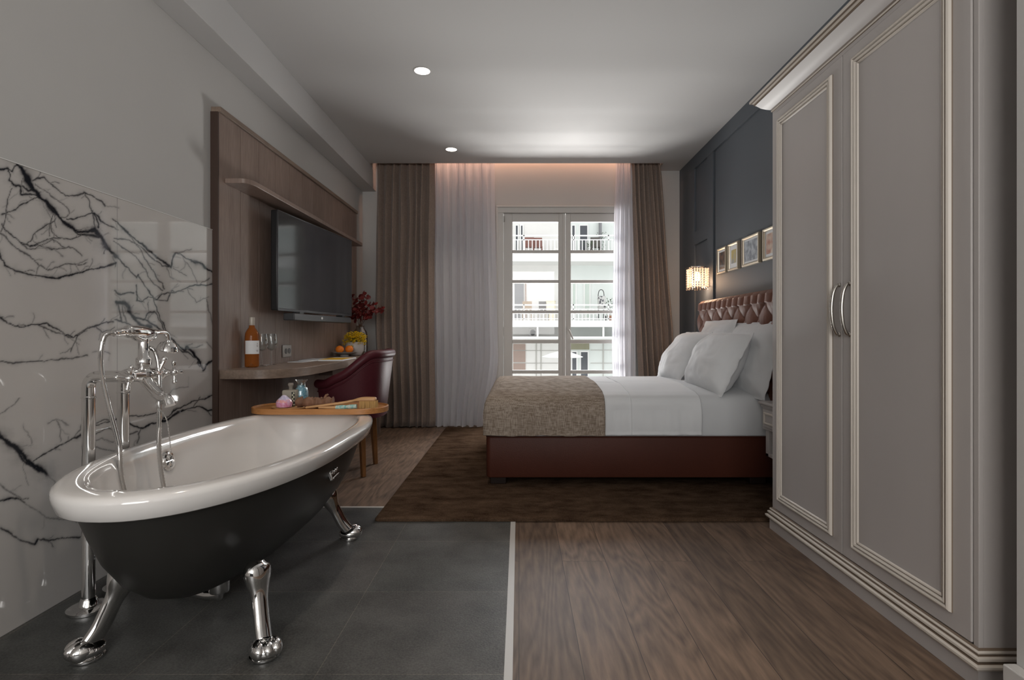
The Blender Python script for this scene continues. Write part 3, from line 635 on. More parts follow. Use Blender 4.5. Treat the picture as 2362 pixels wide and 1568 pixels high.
# bowl of yellow flowers
x, y = -1.475, 5.03
pot = thing('potted_flowers', 'yellow flowers in a round white bowl on the desk', 'flowers', (x, y, ZD))
MB().lathe([(.035, 0), (.055, .006), (.078, .045), (.083, .080), (.076, .115), (.070, .122), (.068, .118), (.075, .08), (.05, .02), (.001, .015)], (x, y, ZD + .0003), 36).build('bowl', mat('bowl_white', (.52, .49, .47), .4), pot)
YEL = mat('yellow_petal', (.95, .72, .03), .6); m = MB(); rs = random.Random(4)
for i in range(420):
    a = rs.uniform(0, 2 * PI); q = rs.random() ** .5; hh = rs.uniform(.12, .205) - .05 * q * q + .012
    c = Vector((x + .108 * q * math.cos(a), y + .108 * q * math.sin(a), ZD + hh + .012 * math.sin(a * 5) * q))
    n_ = 5
    for k in range(n_):
        b2 = 2 * PI * k / n_ + a; d = Vector((math.cos(b2), math.sin(b2), rs.uniform(.1, .7))) * .011
        e = Vector((-math.sin(b2), math.cos(b2), 0)) * .006
        m.add([c, c + d * .6 + e, c + d * 1.15, c + d * .6 - e], [(0, 1, 2, 3)])
m.build('blossoms', YEL, pot, recalc=False)['kind'] = 'stuff'
m = MB()
for i in range(30):
    a = rs.uniform(0, 2 * PI); q = rs.random(); m.tube([(x, y, ZD + .03), (x + .05 * q * math.cos(a), y + .05 * q * math.sin(a), ZD + .12), (x + .085 * q * math.cos(a), y + .085 * q * math.sin(a), ZD + .165)], .0016, 5)
m.build('stems', mat('leaf_green', (.07, .13, .03), .6), pot)
# glass vase with red branches
x, y = -1.505, 5.30; VXY = (x, y)
MBv = MB().lathe([(.055, 0), (.066, .006), (.070, .05), (.070, .17), (.062, .215), (.040, .245), (.036, .262), (.041, .272), (.038, .272), (.033, .262), (.037, .246), (.059, .214), (.067, .17), (.067, .05), (.06, .010), (.001, .008)], (x, y, ZD + .0003), 32)
tag(MBv.build('glass_vase', SMOKE), 'tall smoky glass vase standing at the far end of the desk', 'vase')
REDM = mat('red_leaf', (.15, .016, .014), .45, var=(20, .35)); TWIG = mat('twig', (.10, .04, .025), .7)
tips = [(-.16, .02, .50), (-.09, -.03, .60), (-.02, .03, .56), (.06, -.02, .61), (.13, .02, .52), (.22, -.01, .46), (-.05, -.06, .45), (.09, .06, .44)]
lbs = ['leaning farthest left', 'rising left of centre', 'rising in the middle', 'rising tallest right of centre', 'leaning right', 'stretching farthest right over the chair', 'drooping low at the front', 'drooping low at the back']
for k, (tx, ty, tz) in enumerate(tips):
    rs = random.Random(40 + k)
    P = catmull([(x + rs.uniform(-.02, .02), y + rs.uniform(-.02, .02), ZD + .02), (x + tx * .06, y + ty * .06, ZD + .265), (x + tx * .5, y + ty * .5, ZD + .265 + (tz - .265) * .6), (x + tx, y + ty, ZD + tz - .03)], 6)
    br = MB().tube(P, [lerp(.0028, .001, i / (len(P) - 1)) for i in range(len(P))], 6).build('leafy_branch', TWIG)
    tag(br, 'dark red leafy branch in the vase, ' + lbs[k], 'branch', 'red branches in the vase')
    m = MB(); L_ = len(P)
    for i in range(34):
        p = P[int(lerp(L_ * .5, L_ - 1, rs.random()))]
        d = Vector((rs.uniform(-1, 1), rs.uniform(-1, 1), rs.uniform(-.6, .8))).normalized()
        r_ = rs.uniform(.014, .024); c = p + d * (.012 + r_); nrm = Vector((rs.uniform(-1, 1), rs.uniform(-1, .2), rs.uniform(-.3, 1))).normalized()
        u = nrm.orthogonal().normalized(); v = nrm.cross(u)
        ring = [c + u * (r_ * math.cos(q * PI / 4)) + v * (r_ * .9 * math.sin(q * PI / 4)) for q in range(8)]
        m.add([c - nrm * r_ * .18] + ring, [(0, q + 1, (q + 1) % 8 + 1) for q in range(8)])
    m.build('leaves', REDM, br, recalc=False)

# ------------------------------------------------------------------ chair (faces the desk, back toward the room)
ch = thing('armchair', 'burgundy leather tub chair with wooden legs at the desk', 'chair', (-1.19, 3.94, 0))
cx, cy = -1.185, 3.95
def chair_pt(a, k, z):       # a: 0 = back (+x); k scale
    n = 2.6; c, s_ = math.cos(a), math.sin(a)
    return (cx + (.268 if c > 0 else .24) * k * math.copysign(abs(c) ** (2 / n), c), cy + .285 * k * math.copysign(abs(s_) ** (2 / n), s_), z)
def ztop(a):
    d = abs(math.degrees(a))
    if d < 42: return .835
    if d > 112: return .640
    return lerp(.835, .640, smooth01((d - 42) / 70))
rings = []; N = 64; AM = R(128)
for i in range(N + 1):
    a = lerp(-AM, AM, i / N); zt_ = ztop(a); zb = .43; fl = lambda z: .90 + .15 * smooth01((z - zb) / .4)
    ring = []
    for (off, zz) in ((1.0, zb), (1.0, lerp(zb, zt_, .35)), (1.0, lerp(zb, zt_, .75)), (1.005, zt_ - .025), (.975, zt_ - .003), (.93, zt_), (.885, zt_ - .008), (.87, zt_ - .04), (.86, lerp(zb, zt_, .5)), (.86, zb)):
        ring.append(chair_pt(a, off * fl(zz), zz))
    rings.append(ring)
MB().rings(rings).build('shell', BURG, ch, ang=60, subsurf=1)
P = [chair_pt(lerp(-AM, AM, i / 60), 1.0 * (.90 + .15 * smooth01((ztop(lerp(-AM, AM, i / 60)) - .075 - .43) / .4)), ztop(lerp(-AM, AM, i / 60)) - .062) for i in range(61)]
MB().tube(P, .0055, 8).build('piping', BURG, ch)
P = [chair_pt(lerp(-AM, AM, i / 60), .955 * (.90 + .15 * smooth01((ztop(lerp(-AM, AM, i / 60)) - .43) / .4)), ztop(lerp(-AM, AM, i / 60)) - .012) for i in range(61)]
MB().tube(P, .030, 14).build('armrest_roll', BURG, ch)
seat = [chair_pt(2 * PI * i / 40, .84, 0) for i in range(40)]
m = MB().rings([[(cx + (p[0] - cx) * k - .02, p[1] if k == 1 else cy + (p[1] - cy) * k, z) for p in seat] for k, z in ((.94, .40), (1, .415), (1.0, .465), (.93, .488), (.6, .495))])
m.build('seat', BURG, ch, ang=60)
MB().rings([[(cx + (p[0] - cx) * k, cy + (p[1] - cy) * k, z) for p in seat] for k, z in ((.98, .385), (1.06, .39), (1.06, .43), (.98, .435))]).build('base_frame', BURG, ch)
for (tx, ty, bx, by) in ((-1.07, 3.80, -1.044, 3.755), (-1.07, 4.09, -1.060, 4.135), (-1.33, 3.80, -1.38, 3.755), (-1.33, 4.09, -1.38, 4.135)):
    T_ = [Vector((tx, ty, .40)), Vector((lerp(tx, bx, .5), lerp(ty, by, .5), .2)), Vector((bx, by, 0))]
    MB().tube(T_, [.028, .024, .019], 4, sq=1.0).build('leg', LEGW, ch, bevel=.003)

# ------------------------------------------------------------------ rug
pl = rrect(-.738, XR - .02, 2.852, 5.66, .02, 5)
m = MB().rings([[(a, b_, z) for a, b_ in q] for q, z in ((pl, .0), (pl, .011), ([(a + (.012 if a < 0 else -.005), b_ + (.01 if b_ < 4 else -.01)) for a, b_ in pl], .015))])
rg = m.build('rug', RUG); tag(rg, 'large dark brown rug under the bed', 'rug')
rg.location.z = .0034
RZ = .0185

# ------------------------------------------------------------------ bed
YN, YFB, XF = 3.486, 4.93, -.205     # near side, far side, foot end
bed = thing('bed', 'double bed with brown leather base and tufted headboard', 'bed', (.7, 4.2, RZ))
pl = rrect(XF, 1.63, YN, YFB, .03, 5)
sp = lambda d: rrect(XF + d, 1.63 - d, YN + d, YFB - d, .03, 5)
m = MB().rings([[(a, b_, z) for a, b_ in sp(d)] for d, z in ((.012, .062), (.003, .066), (0, .075), (0, .305), (.004, .317), (.012, .322))]); m.build('bed_base', BEDLEA, bed)
m = MB().tube([(a, b_, .316) for a, b_ in sp(.002)] + [(sp(.002)[0][0], sp(.002)[0][1], .316)], .0045, 6); m.build('piping', BEDLEA, bed)
for (a, b_) in ((-.13, YN + .07), (-.13, YFB - .07), (1.5, YN + .07), (1.5, YFB - .07)):
    MB().box(a - .05, a + .05, b_ - .045, b_ + .045, RZ, .07).build('leg', mat('leg_dark', (.012, .006, .004), .6, spec=.2), bed, bevel=.004)
# headboard, deep buttoned
HX = 1.632; hy0, hy1, hz0, hz1 = 3.42, 4.985, .30, 1.245
ny, nz_ = 330, 190; pts = []; DY, DZ = .112, .105; zb0 = 1.165
def tuft(yy, zz):
    u = (yy - hy1) / DY; v = (zz - zb0) / DZ
    ed = min(yy - hy0, hy1 - yy, hz1 - zz)
    if zz > zb0:
        f = abs(math.sin(PI * u)); f2 = (1 - min(1, (zz - zb0) / (hz1 - zb0)) * .35); h_ = .034 * (f ** .55) * f2 + .002
    else:
        a = (u + v) / 2; b2 = (u - v) / 2
        h_ = .036 * (abs(math.sin(PI * a)) * abs(math.sin(PI * b2))) ** .42
    h_ += .0022 * noise.noise(Vector((yy * 40, zz * 14, 3)))
    return h_ * smooth01(ed / .03 + .15) + .006 * smooth01(ed / .02)
for i in range(ny + 1):
    yy = lerp(hy0, hy1, i / ny)
    pts.append([(HX - tuft(yy, lerp(hz0, hz1, j / nz_)) - .012, yy, lerp(hz0, hz1, j / nz_)) for j in range(nz_ + 1)])
hb = MB().grid(pts).build('headboard', LEATHER, bed, ang=80, recalc=True)
MB().box(HX - .014, XR - .018, hy0, hy1, hz0 - .1, hz1 + .004).build('headboard_back', LEATHER, bed, bevel=.008)
BT = MB()
nb = int((hy1 - hy0) / DY)
for r_ in range(0, 4):
    zz = zb0 - r_ * DZ
    for k in range(nb + 1):
        if (k + r_) % 2 == 0:
            yy = hy1 - k * DY
            if yy - hy0 < .03 or hy1 - yy < .03: continue
            MB().ball((HX - .018, yy, zz), .0105, 10, sx=.5).build('button', LEATHER, hb)
# mattress in a white sheet, with rounded crown
def soft_slab(x0, x1, ya, yb, zlo, ztop_f, nxx, prof, hem=None, seed=0, bulge=.0, close_x=True):
    """cloth tube across the bed: side profile over y, run along x"""
    rows_ = []
    for i in range(nxx + 1):
        x = lerp(x0, x1, i / nxx); row = []
        for (yy, zz) in prof(x):
            row.append((x, yy, zz))
        rows_.append(row)
    return rows_
def topz(x, yy):
    t = (yy - YN) / (YFB - YN); e = min(t, 1 - t) * (YFB - YN)
    base = .575 + .035 * smooth01(e / .45)
    return base
def side_profile(x, infl, zlo, seed, hemamp=.006, wr=.004, foot=False):
    P = []
    fz = 1.0
    foot_drop = 0
    r_ = .085
    ya, yb = YN - infl + .012, YFB + infl - .012
    n1 = 16
    # near drop
    for k in range(n1 + 1):
        t = k / n1; z = lerp(zlo, topz(x, YN) - r_, t)
        y = ya - .008 * math.sin(PI * t) + (.28 * wr * noise.noise(Vector((x * 26, z * 2.2, seed + 1))) if hemamp else 0) + wr * noise.noise(Vector((x * 7, z * 3, seed))) - (.012 * (1 - smooth01(t / .12)) * (.5 + .5 * noise.noise(Vector((x * 16, 1, seed))))if hemamp else 0)
        if k == 0: z += hemamp * noise.noise(Vector((x * 11, 5, seed)))
        P.append((y, z))
    for k in range(1, 7):
        a = R(15 * k); P.append((ya + r_ - r_ * math.cos(a), topz(x, YN) - r_ + r_ * math.sin(a)))
    for k in range(1, 40):
        y = lerp(ya + r_, yb - r_, k / 40); P.append((y, topz(x, y) + infl * .3 + .006 * noise.noise(Vector((x * 4, y * 4, seed + 2)))))
    for k in range(6, -1, -1):
        a = R(15 * k); P.append((yb - r_ + r_ * math.cos(a), topz(x, YFB) - r_ + r_ * math.sin(a)))
    for k in range(1, 9): P.append((yb, lerp(topz(x, YFB) - r_, zlo, k / 8)))
    return P
def bedcloth(name, x0, x1, infl, zlo, seed, material, parent=None, n=60, foot=False, hemamp=.006, wr=.004, th=.006, tuck=True):
    rows_ = []
    zm = .45
    for i in range(n + 1):
        x = lerp(x0, x1, i / n); rows_.append([(x, y, z) for y, z in side_profile(x, infl, zlo, seed, hemamp, wr)])
    if foot:       # round the foot end down
        out = []; rr = .11
        base = rows_[0]; cyy = (YN + YFB) / 2
        for k in range(14, 0, -1):      # vertical face from zlo up to z top, then quarter round
            if k > 6:
                t = (14 - k) / 8; zcap = lerp(zlo, .60 - rr, t); row = []
                for (x, y, z) in base:
                    zz = min(z, zcap); ins = .02
                    yy = y if z <= zcap else cyy + (y - cyy)
                    row.append((x0 - rr + .003 * noise.noise(Vector((y * 9, zz * 3, seed))) - .004, cyy + (yy - cyy) * .965, zz if z <= zcap else zcap))
                out.append(row)
            else:
                a = R(90 - 15 * k); row = []
                zcap = .60 - rr + rr * math.sin(a)
                for (x, y, z) in base:
                    q = .965 + .035 * math.sin(a)
                    row.append((x0 - rr * math.cos(a), cyy + (y - cyy) * q, min(z, zcap + .012 * math.sin(a))))
                out.append(row)
        rows_ = out + rows_
    o = MB().grid(rows_).build(name, material, parent, ang=75, solid=th)
    return o
mt_ = bedcloth('mattress', XF + .12, 1.60, 0, .322, 1, SHEET, bed, foot=True, hemamp=0, wr=.002, n=80)
m = MB().box(XF + .02, 1.60, YN + .03, YFB - .03, .325, .55); m.build('mattress_core', SHEET, bed, bevel=.03)
tag(bedcloth('duvet', .02, 1.13, .010, .328, 5, LINEN, n=110, hemamp=.006, wr=.016, th=.006), 'white duvet spread across the middle of the bed', 'duvet')
tag(bedcloth('turned_sheet', .70, 1.137, .019, .331, 8, LINEN, n=60, hemamp=.003, wr=.012, th=.005), 'white sheet edge folded back over the duvet', 'sheet')
tag(bedcloth('throw_blanket', XF + .10, .535, .024, .327, 12, THROW, n=60, foot=True, hemamp=.007, wr=.009, th=.010), 'beige woven throw blanket over the foot of the bed', 'blanket')

def pillow(name, c, wy, hz, th, lean, yaw, seed, label, roll=0, puff=1.0):
    """wy width along the bed width, hz height, leaning back against the headboard"""
    n = 44; front, back = [], []
    T = Matrix.Translation(c) @ Matrix.Rotation(R(yaw), 4, 'Z') @ Matrix.Rotation(R(lean), 4, 'Y') @ Matrix.Rotation(R(roll), 4, 'X')
    for i in range(n + 1):
        u = lerp(-1, 1, i / n); fr, bk = [], []
        for j in range(n + 1):
            v = lerp(-1, 1, j / n); q = .93
            uu, vv = min(1, abs(u) / q), min(1, abs(v) / q)
            h_ = ((1 - uu ** 2.6) * (1 - vv ** 2.6)) ** .55 * th / 2 * puff
            pin = 1 - .085 * (1 - abs(u) ** 2) * abs(v) ** 3
            pin2 = 1 - .085 * (1 - abs(v) ** 2) * abs(u) ** 3
            wr = noise.noise(Vector((u * 2.2, v * 2.2, seed))) * .014 + abs(noise.noise(Vector((u * 4 + v, v * 3 - u * 2, seed + 4)))) * .010
            fl = .010 * noise.noise(Vector((u * 4, v * 4, seed + 7))) * (1 if max(abs(u), abs(v)) > .93 else .3)
            y = u * wy / 2 * pin; z = v * hz / 2 * pin2
            k = min(1, (1 - max(uu, vv)) * 5)
            fr.append(T @ Vector((-h_ - .002 - wr * k + fl, y, z))); bk.append(T @ Vector((h_ + .002 + fl + wr * .5 * k, y, z)))
        front.append(fr); back.append(bk)
    m = MB(); m.grid(front); m.grid(back)
    N1 = n + 1; B = N1 * N1
    e = [(i, 0) for i in range(n)] + [(n, j) for j in range(n)] + [(i, n) for i in range(n, 0, -1)] + [(0, j) for j in range(n, 0, -1)]
    for k in range(len(e)):
        a = e[k][0] * N1 + e[k][1]; b2 = e[(k + 1) % len(e)]; b2 = b2[0] * N1 + b2[1]
        m.f.append((a, b2, b2 + B, a + B)); m.m.append(0)
    o = m.build(name, LINEN, ang=80, recalc=True)
    tag(o, label, 'pillow', 'white bed pillows'); return o
pillow('pillow', (1.345, 3.83, .765), .62, .46, .22, 28, 6, 2, 'plump white pillow in front, nearest the camera', puff=1.1)
pillow('pillow', (1.33, 4.56, .775), .66, .48, .22, 34, 0, 6, 'plump white pillow in front, nearest the window')
pillow('pillow', (1.535, 3.75, .795), .70, .50, .14, 14, 3, 9, 'white pillow behind, partly hidden by the wardrobe')
pillow('pillow', (1.50, 4.36, .815), .68, .52, .14, 16, 0, 14, 'white pillow behind, peeking out between the front pillows')

# ------------------------------------------------------------------ nightstand
ns = thing('nightstand', 'white wall hung nightstand between bed and wardrobe', 'nightstand', (1.58, 3.1, .3))
MB().box(1.425, XR - .016, 2.86, 3.335, .545, .563).build('top', WARD, ns, bevel=.006)
m = MB().box(1.437, XR - .016, 2.87, 3.325, .53, .545); m.box(1.445, XR - .016, 2.88, 3.315, .40, .53); m.build('body', WARD, ns, bevel=.002)
dr = MB().box(1.437, 1.446, 2.895, 3.300, .415, .52).build('drawer', WARD, ns, bevel=.002)
prof = [(0, 0), (.004, .006), (.010, .006), (.014, 0)]
def frame_mold(m, y0, y1, z0, z1, xf, prof, mats=None):
    rings_ = []
    for (u, h_) in prof:
        rings_.append([(xf - h_, y0 + u, z0 + u), (xf - h_, y1 - u, z0 + u), (xf - h_, y1 - u, z1 - u), (xf - h_, y0 + u, z1 - u)])
    m.rings(rings_, cap0=False, cap1=False, mats=mats)
m = MB(); frame_mold(m, 2.915, 3.28, .432, .503, 1.437, prof); m.build('moulding', IVORY, dr, smooth=False)
m = MB().box(1.46, XR - .016, 3.27, 3.31, .24, .40); m.box(1.46, XR - .016, 2.885, 2.925, .24, .40); m.box(1.46, XR - .016, 2.885, 3.31, .24, .26); m.build('shelf_frame', WARD, ns, bevel=.003)

# ------------------------------------------------------------------ wardrobe
WX, WN, WF = 1.250, 1.520, 2.757; WT = 2.065
wd = thing('wardrobe', 'tall off-white wardrobe with two panelled doors', 'wardrobe', (1.48, 2.13, 0))
MB().box(WX + .012, XR - .02, WN, WF, 0, WT).build('carcass', WARD, wd, bevel=.002)
m = MB()
m.box(WX, WX + .014, WF - .028, WF, .10, WT); m.box(WX, WX + .014, WN, WN + .018, .10, WT); m.box(WX, WX + .014, WN + .018, WF - .028, 2.035, WT)
m.build('face_frame', WARD, wd, bevel=.0015)
def ledge(m, prof, mats=None):
    rings_ = []
    for off, z in prof: rings_.append([(XR - .02, WF + off, z), (WX - off, WF + off, z), (WX - off, WN - off, z), (XR - .02, WN - off, z)])
    m.rings(rings_, cap0=False, cap1=False, closed=False, mats=mats)
# plinth and its moulding
m = MB(); pr = [(.010, 0), (.010, .052), (.022, .056), (.026, .062), (.026, .068), (.018, .071), (.012, .073), (.014, .076), (.018, .080), (.018, .086), (.011, .089), (.007, .091), (.009, .094), (.011, .098), (.008, .103), (.0, .107)]
mm = [0, 1, 2, 2, 2, 1, 1, 2, 2, 2, 1, 1, 2, 2, 1]
ledge(m, pr, mm); m.build('plinth', [WARD, GLAZE, IVORY], wd, smooth=False)
# cornice
m = MB(); pr = [(0, 2.052), (.004, 2.053), (.006, 2.059), (.003, 2.062), (.008, 2.066), (.020, 2.072), (.040, 2.086), (.056, 2.104), (.060, 2.108), (.064, 2.108), (.066, 2.114), (.066, 2.119), (.072, 2.120), (.080, 2.122), (.082, 2.130), (.080, 2.136), (.0, 2.137)]
mm = [1, 2, 1, 1, 0, 0, 0, 0, 1, 1, 2, 2, 1, 2, 2, 0]
ledge(m, pr, mm); m.build('cornice', [WARD, GLAZE, IVORY], wd, smooth=True, ang=25)
MB().box(WX, XR - .02, WN, WF, 2.06, 2.136).build('top_board', WARD, wd)
def door(y0, y1, hy, my0, my1):
    d = MB().box(WX - .004, WX + .014, y0 + .0015, y1 - .0015, .110, 2.033).build('door', WARD, wd, bevel=.002)
    m = MB(); P_ = [(0, 0), (.001, .003), (.004, .010), (.009, .013), (.013, .012), (.0155, .006), (.0175, .006), (.019, .010), (.023, .0115), (.0275, .009), (.029, .004), (.031, .004), (.033, .007), (.037, .006), (.040, .001)]
    mt = [1, 2, 2, 2, 2, 1, 1, 2, 2, 2, 1, 1, 2, 2]
    frame_mold(m, my0, my1, .158, 1.990, WX - .004, P_, mt); m.build('panel_moulding', [WARD, GLAZE, IVORY], d, smooth=False)
    P = catmull([(WX - .004, hy, 1.150), (WX - .016, hy, 1.146), (WX - .030, hy, 1.115), (WX - .036, hy, 1.055), (WX - .030, hy, .995), (WX - .016, hy, .962), (WX - .004, hy, .958)], 6)
    n_ = len(P); m = MB().tube(P, [.0052 + .0015 * math.sin(PI * i / (n_ - 1)) for i in range(n_)], 10)
    for zz in (1.150, .958): m.lathe([(.009, 0), (.009, .003), (.006, .006)], (WX - .004, hy, zz), 14, T=Matrix.Rotation(-PI / 2, 4, 'Y'))
    m.build('handle', NICKEL, d)
door(2.156, WF - .030, 2.172, 2.218, 2.688)
door(WN + .020, 2.154, 2.104, 1.606, 2.088)

# ------------------------------------------------------------------ picture frames
def picture(y0, y1, label, seed, cols):
    t = thing('picture_frame', label, 'picture', (XR, (y0 + y1) / 2, 1.57), 'framed pictures above the headboard')
    z0, z1 = 1.463, 1.680; xf = XR - .001
    m = MB(); rings_ = []
    for (u, h_) in ((0, 0), (0, .022), (.004, .026), (.012, .026), (.018, .020), (.020, .014)):
        rings_.append([(xf - h_, y0 + u, z0 + u), (xf - h_, y1 - u, z0 + u), (xf - h_, y1 - u, z1 - u), (xf - h_, y0 + u, z1 - u)])
    m.rings(rings_, cap0=True, cap1=False); m.build('frame', GOLD, t, smooth=False)
    MB().box(xf - .0145, xf - .010, y0 + .019, y1 - .019, z0 + .019, z1 - .019).build('mat_board', PAPER, t)
    pic = mat('picture_print', cols[0], .3, spec=.5); nt = pic.node_tree; L = nt.links.new
    tc = nt.nodes.new('ShaderNodeTexCoord'); n = nt.nodes.new('ShaderNodeTexNoise'); n.inputs['Scale'].default_value = cols[2]; n.inputs['Detail'].default_value = 6; L(tc.outputs['Object'], n.inputs['Vector'])
    mr = nt.nodes.new('ShaderNodeMapRange'); mr.inputs['From Min'].default_value = .4; mr.inputs['From Max'].default_value = .6; L(n.outputs['Fac'], mr.inputs['Value'])
    mx = nt.nodes.new('ShaderNodeMix'); mx.data_type = 'RGBA'; mx.inputs['A'].default_value = (*cols[0], 1); mx.inputs['B'].default_value = (*cols[1], 1); L(mr.outputs[0], mx.inputs['Factor']); L(mx.outputs['Result'], nt.nodes['Principled BSDF'].inputs['Base Color'])
    q = cols[3]
    MB().box(xf - .0156, xf - .0144, y0 + .02 + q, y1 - .02 - q, z0 + .02 + q, z1 - .02 - q).build('print', pic, t)
picture(4.562, 4.763, 'small framed picture with a dark brown print, closest to the sconce', 1, ((.02, .015, .012), (.15, .08, .05), 22, .018))
picture(4.308, 4.515, 'small framed picture with a yellow centre, second from the sconce', 2, ((.35, .36, .35), (.50, .40, .14), 14, .035))
picture(3.933, 4.232, 'wide framed picture with a pale grey print', 3, ((.16, .18, .21), (.40, .43, .47), 20, .014))
picture(3.57, 3.87, 'framed picture in warm tones cut off by the wardrobe', 4, ((.35, .12, .06), (.62, .52, .42), 11, .02))

# ------------------------------------------------------------------ crystal sconce
scx, scy, scz = 1.615, 5.06, 1.46
scn = thing('wall_sconce', 'glowing square crystal bead sconce beside the headboard', 'wall light', (XR, scy, scz))
MB().box(XR - .035, XR - .015, scy - .06, scy + .06, scz - .07, scz + .09).build('back_plate', CHROME, scn, bevel=.003)
CRY = glassmat('crystal', (1.0, .93, .86), .30, .05)
CRYG = mat('crystal_glow', (.9, .8, .7), .15, emis=((1, .62, .38), .55), trans=.3)
k = 0; NS = 7
for i in range(NS):
    for j in range(NS):
        if not (i in (0, NS - 1) or j in (0, NS - 1)): continue
        px_, py_ = scx - .072 + .024 * i, scy - .075 + .025 * j
        m = MB(); zz = scz + .090
        for q in range(9 - (k % 2)):
            m.ball((px_, py_, zz - .010), .0105, 6); zz -= .0215
        m.build('crystal_strand', CRYG if (k % 2) else CRY, scn, smooth=False); k += 1
m = MB()
for zz in (scz + .096,): m.box(scx - .085, XR - .03, scy - .088, scy + .088, zz, zz + .006)
m.build('top_frame', CHROME, scn)
MB().ball((scx, scy, scz + .02), .028, 16, sz=1.4).build('bulb', mat('bulb_glow', (1, .8, .6), .4, emis=((1, .66, .40), 26)), scn)
lamp('sconce_light', 'POINT', (scx - .0, scy, scz - .03), 5.5, (1, .68, .45), shadow_soft_size=.05)

# ------------------------------------------------------------------ bathtub
TX, TY = -1.080, 2.25
def tub_ring(ix, iy, z, n=96):
    out = []
    hw = .385 - ix
    for k in range(n):
        a = 2 * PI * k / n; c, s_ = math.cos(a), math.sin(a)
        if s_ < 0: e = 2.15; L_ = .83 - iy
        else: e = 3.0; L_ = .86 - iy
        out.append((TX + hw * math.copysign(abs(c) ** (2 / (e if s_ >= 0 else 2.15)), c), TY + L_ * math.copysign(abs(s_) ** (2 / e), s_), z))
    return out
tub = thing('bathtub', 'freestanding claw foot bathtub, dark outside and white inside', 'bathtub', (TX, TY, 0))
pr = [(.34, .62, .118), (.28, .42, .120), (.235, .33, .132), (.195, .255, .165), (.15, .18, .225), (.11, .125, .30), (.08, .088, .38), (.058, .062, .45), (.045, .048, .490), (.055, .06, .505)]
MB().rings([tub_ring(*p) for p in pr], cap1=False).build('outer_shell', TUBDARK, tub, ang=60)
pr = [(.060, .066, .496), (.030, .030, .476), (.018, .018, .474), (.012, .012, .478), (.003, .003, .505), (0, 0, .520), (.002, .002, .529), (.008, .008, .536), (.020, .020, .540), (.045, .058, .542), (.062, .088, .539), (.071, .103, .529), (.078, .112, .505), (.095, .135, .42), (.115, .165, .34), (.14, .21, .27), (.175, .28, .215), (.225, .38, .185), (.30, .56, .175), (.345, .74, .173)]
MB().rings([tub_ring(*p) for p in pr], cap0=False).build('basin', ENAMEL, tub, ang=60)
# claw feet
def claw(fx, fy, sx, sy):
    """fx, fy: toe centre on the floor; sx, sy direction outwards"""
    d = Vector((sx, sy, 0)).normalized(); o = Vector((fx, fy, 0)); side = Vector((-d.y, d.x, 0))
    P = catmull([o - d * .105 + Vector((0, 0, .250)), o - d * .094 + Vector((0, 0, .222)), o - d * .080 + Vector((0, 0, .18)), o - d * .060 + Vector((0, 0, .14)), o - d * .034 + Vector((0, 0, .085)), o - d * .008 + Vector((0, 0, .048))], 5)
    rr = [lerp(.036, .058, smooth01(q / 4)) if q < 5 else lerp(.058, .034, smooth01((q - 5) / 10)) if q < 15 else .034 for q in range(26)]
    m = MB().tube(P, rr[:len(P)], 16, sq=.62)
    # ankle, ball and toes
    T_ = Matrix.Translation(o) @ Matrix.Rotation(math.atan2(d.y, d.x), 4, 'Z')
    def ell(c, rx, ry, rz):
        rings_ = []
        for i in range(11):
            a = PI * i / 10; q = math.sin(a); rings_.append([T_ @ Vector((c[0] + rx * q * math.cos(b2 * PI / 10), c[1] + ry * q * math.sin(b2 * PI / 10), c[2] - rz * math.cos(a))) for b2 in range(20)])
        m.rings(rings_)
    ell((.005, 0, .029), .052, .046, .0275)
    for ty in (-.024, 0, .024):
        ell((.026 - abs(ty) * .3, ty, .033), .034, .021, .026)
    m.lathe([(.038, .0015), (.043, .004), (.043, .009), (.036, .012)], (fx, fy, 0), 20)
    m.build('claw_foot', CHROME, tub, ang=60)
claw(-1.275, 1.655, -.6, -.8); claw(-.757, 1.665, .6, -.8); claw(-.795, 2.62, .8, .45); claw(-1.335, 2.62, -.8, .45)
# waste pipe and overflow
m = MB().lathe([(.032, .05), (.034, .055), (.034, .115), (.025, .125)], (TX + .02, 1.98, 0), 20); m.tube([(TX + .02, 1.98, .06), (TX + .02, 1.98, .035), (TX - .03, 1.99, .03), (TX - .12, 2.02, .03), (TX - .2, 2.05, .0015)], .017, 12); m.build('waste_pipe', CHROME, tub)
ofp = Vector((-1.378, 2.19, .462)); Tm = Matrix.Rotation(R(90 - 10), 4, 'Y')
m = MB().lathe([(.010, .0), (.034, .0), (.038, .005), (.034, .011), (.026, .012), (.022, .006), (.008, .006)], ofp, 24, T=Tm)
for q in range(4):
    a = q * PI / 4; v = Vector((0, math.cos(a), math.sin(a))) * .022; m.tube([ofp + Vector((.008, 0, 0)) - v, ofp + Vector((.008, 0, 0)) + v], .003, 6)
m.build('overflow', CHROME, tub)
# badge on the side
bp_ = Vector((-.700, 2.40, .355))
sxb = .0
BX = lambda z: TX + (.385 - np.interp(z, [.30, .38, .45], [.11, .08, .062]))
m = MB(); zc = .385; xb = float(BX(zc)) - .012
Tb = Matrix.Translation((xb + .008, 2.33, zc)) @ Matrix.Rotation(R(4), 4, 'Z') @ Matrix.Rotation(R(-20), 4, 'Y')
m.box(-.006, .010, -.055, .055, -.026, .026, T=Tb); bd = m.build('badge', CHROME, tub, bevel=.004)
m = MB(); m.box(.010, .014, -.048, .048, .018, .022, T=Tb); m.box(.010, .014, -.048, .048, -.022, -.018, T=Tb)
for q in range(5): m.ball(Tb @ Vector((.012, -.032 + .016 * q, .002 * (-1) ** q)), .008, 8, sx=.5)
m.build('relief', CHROME, bd)

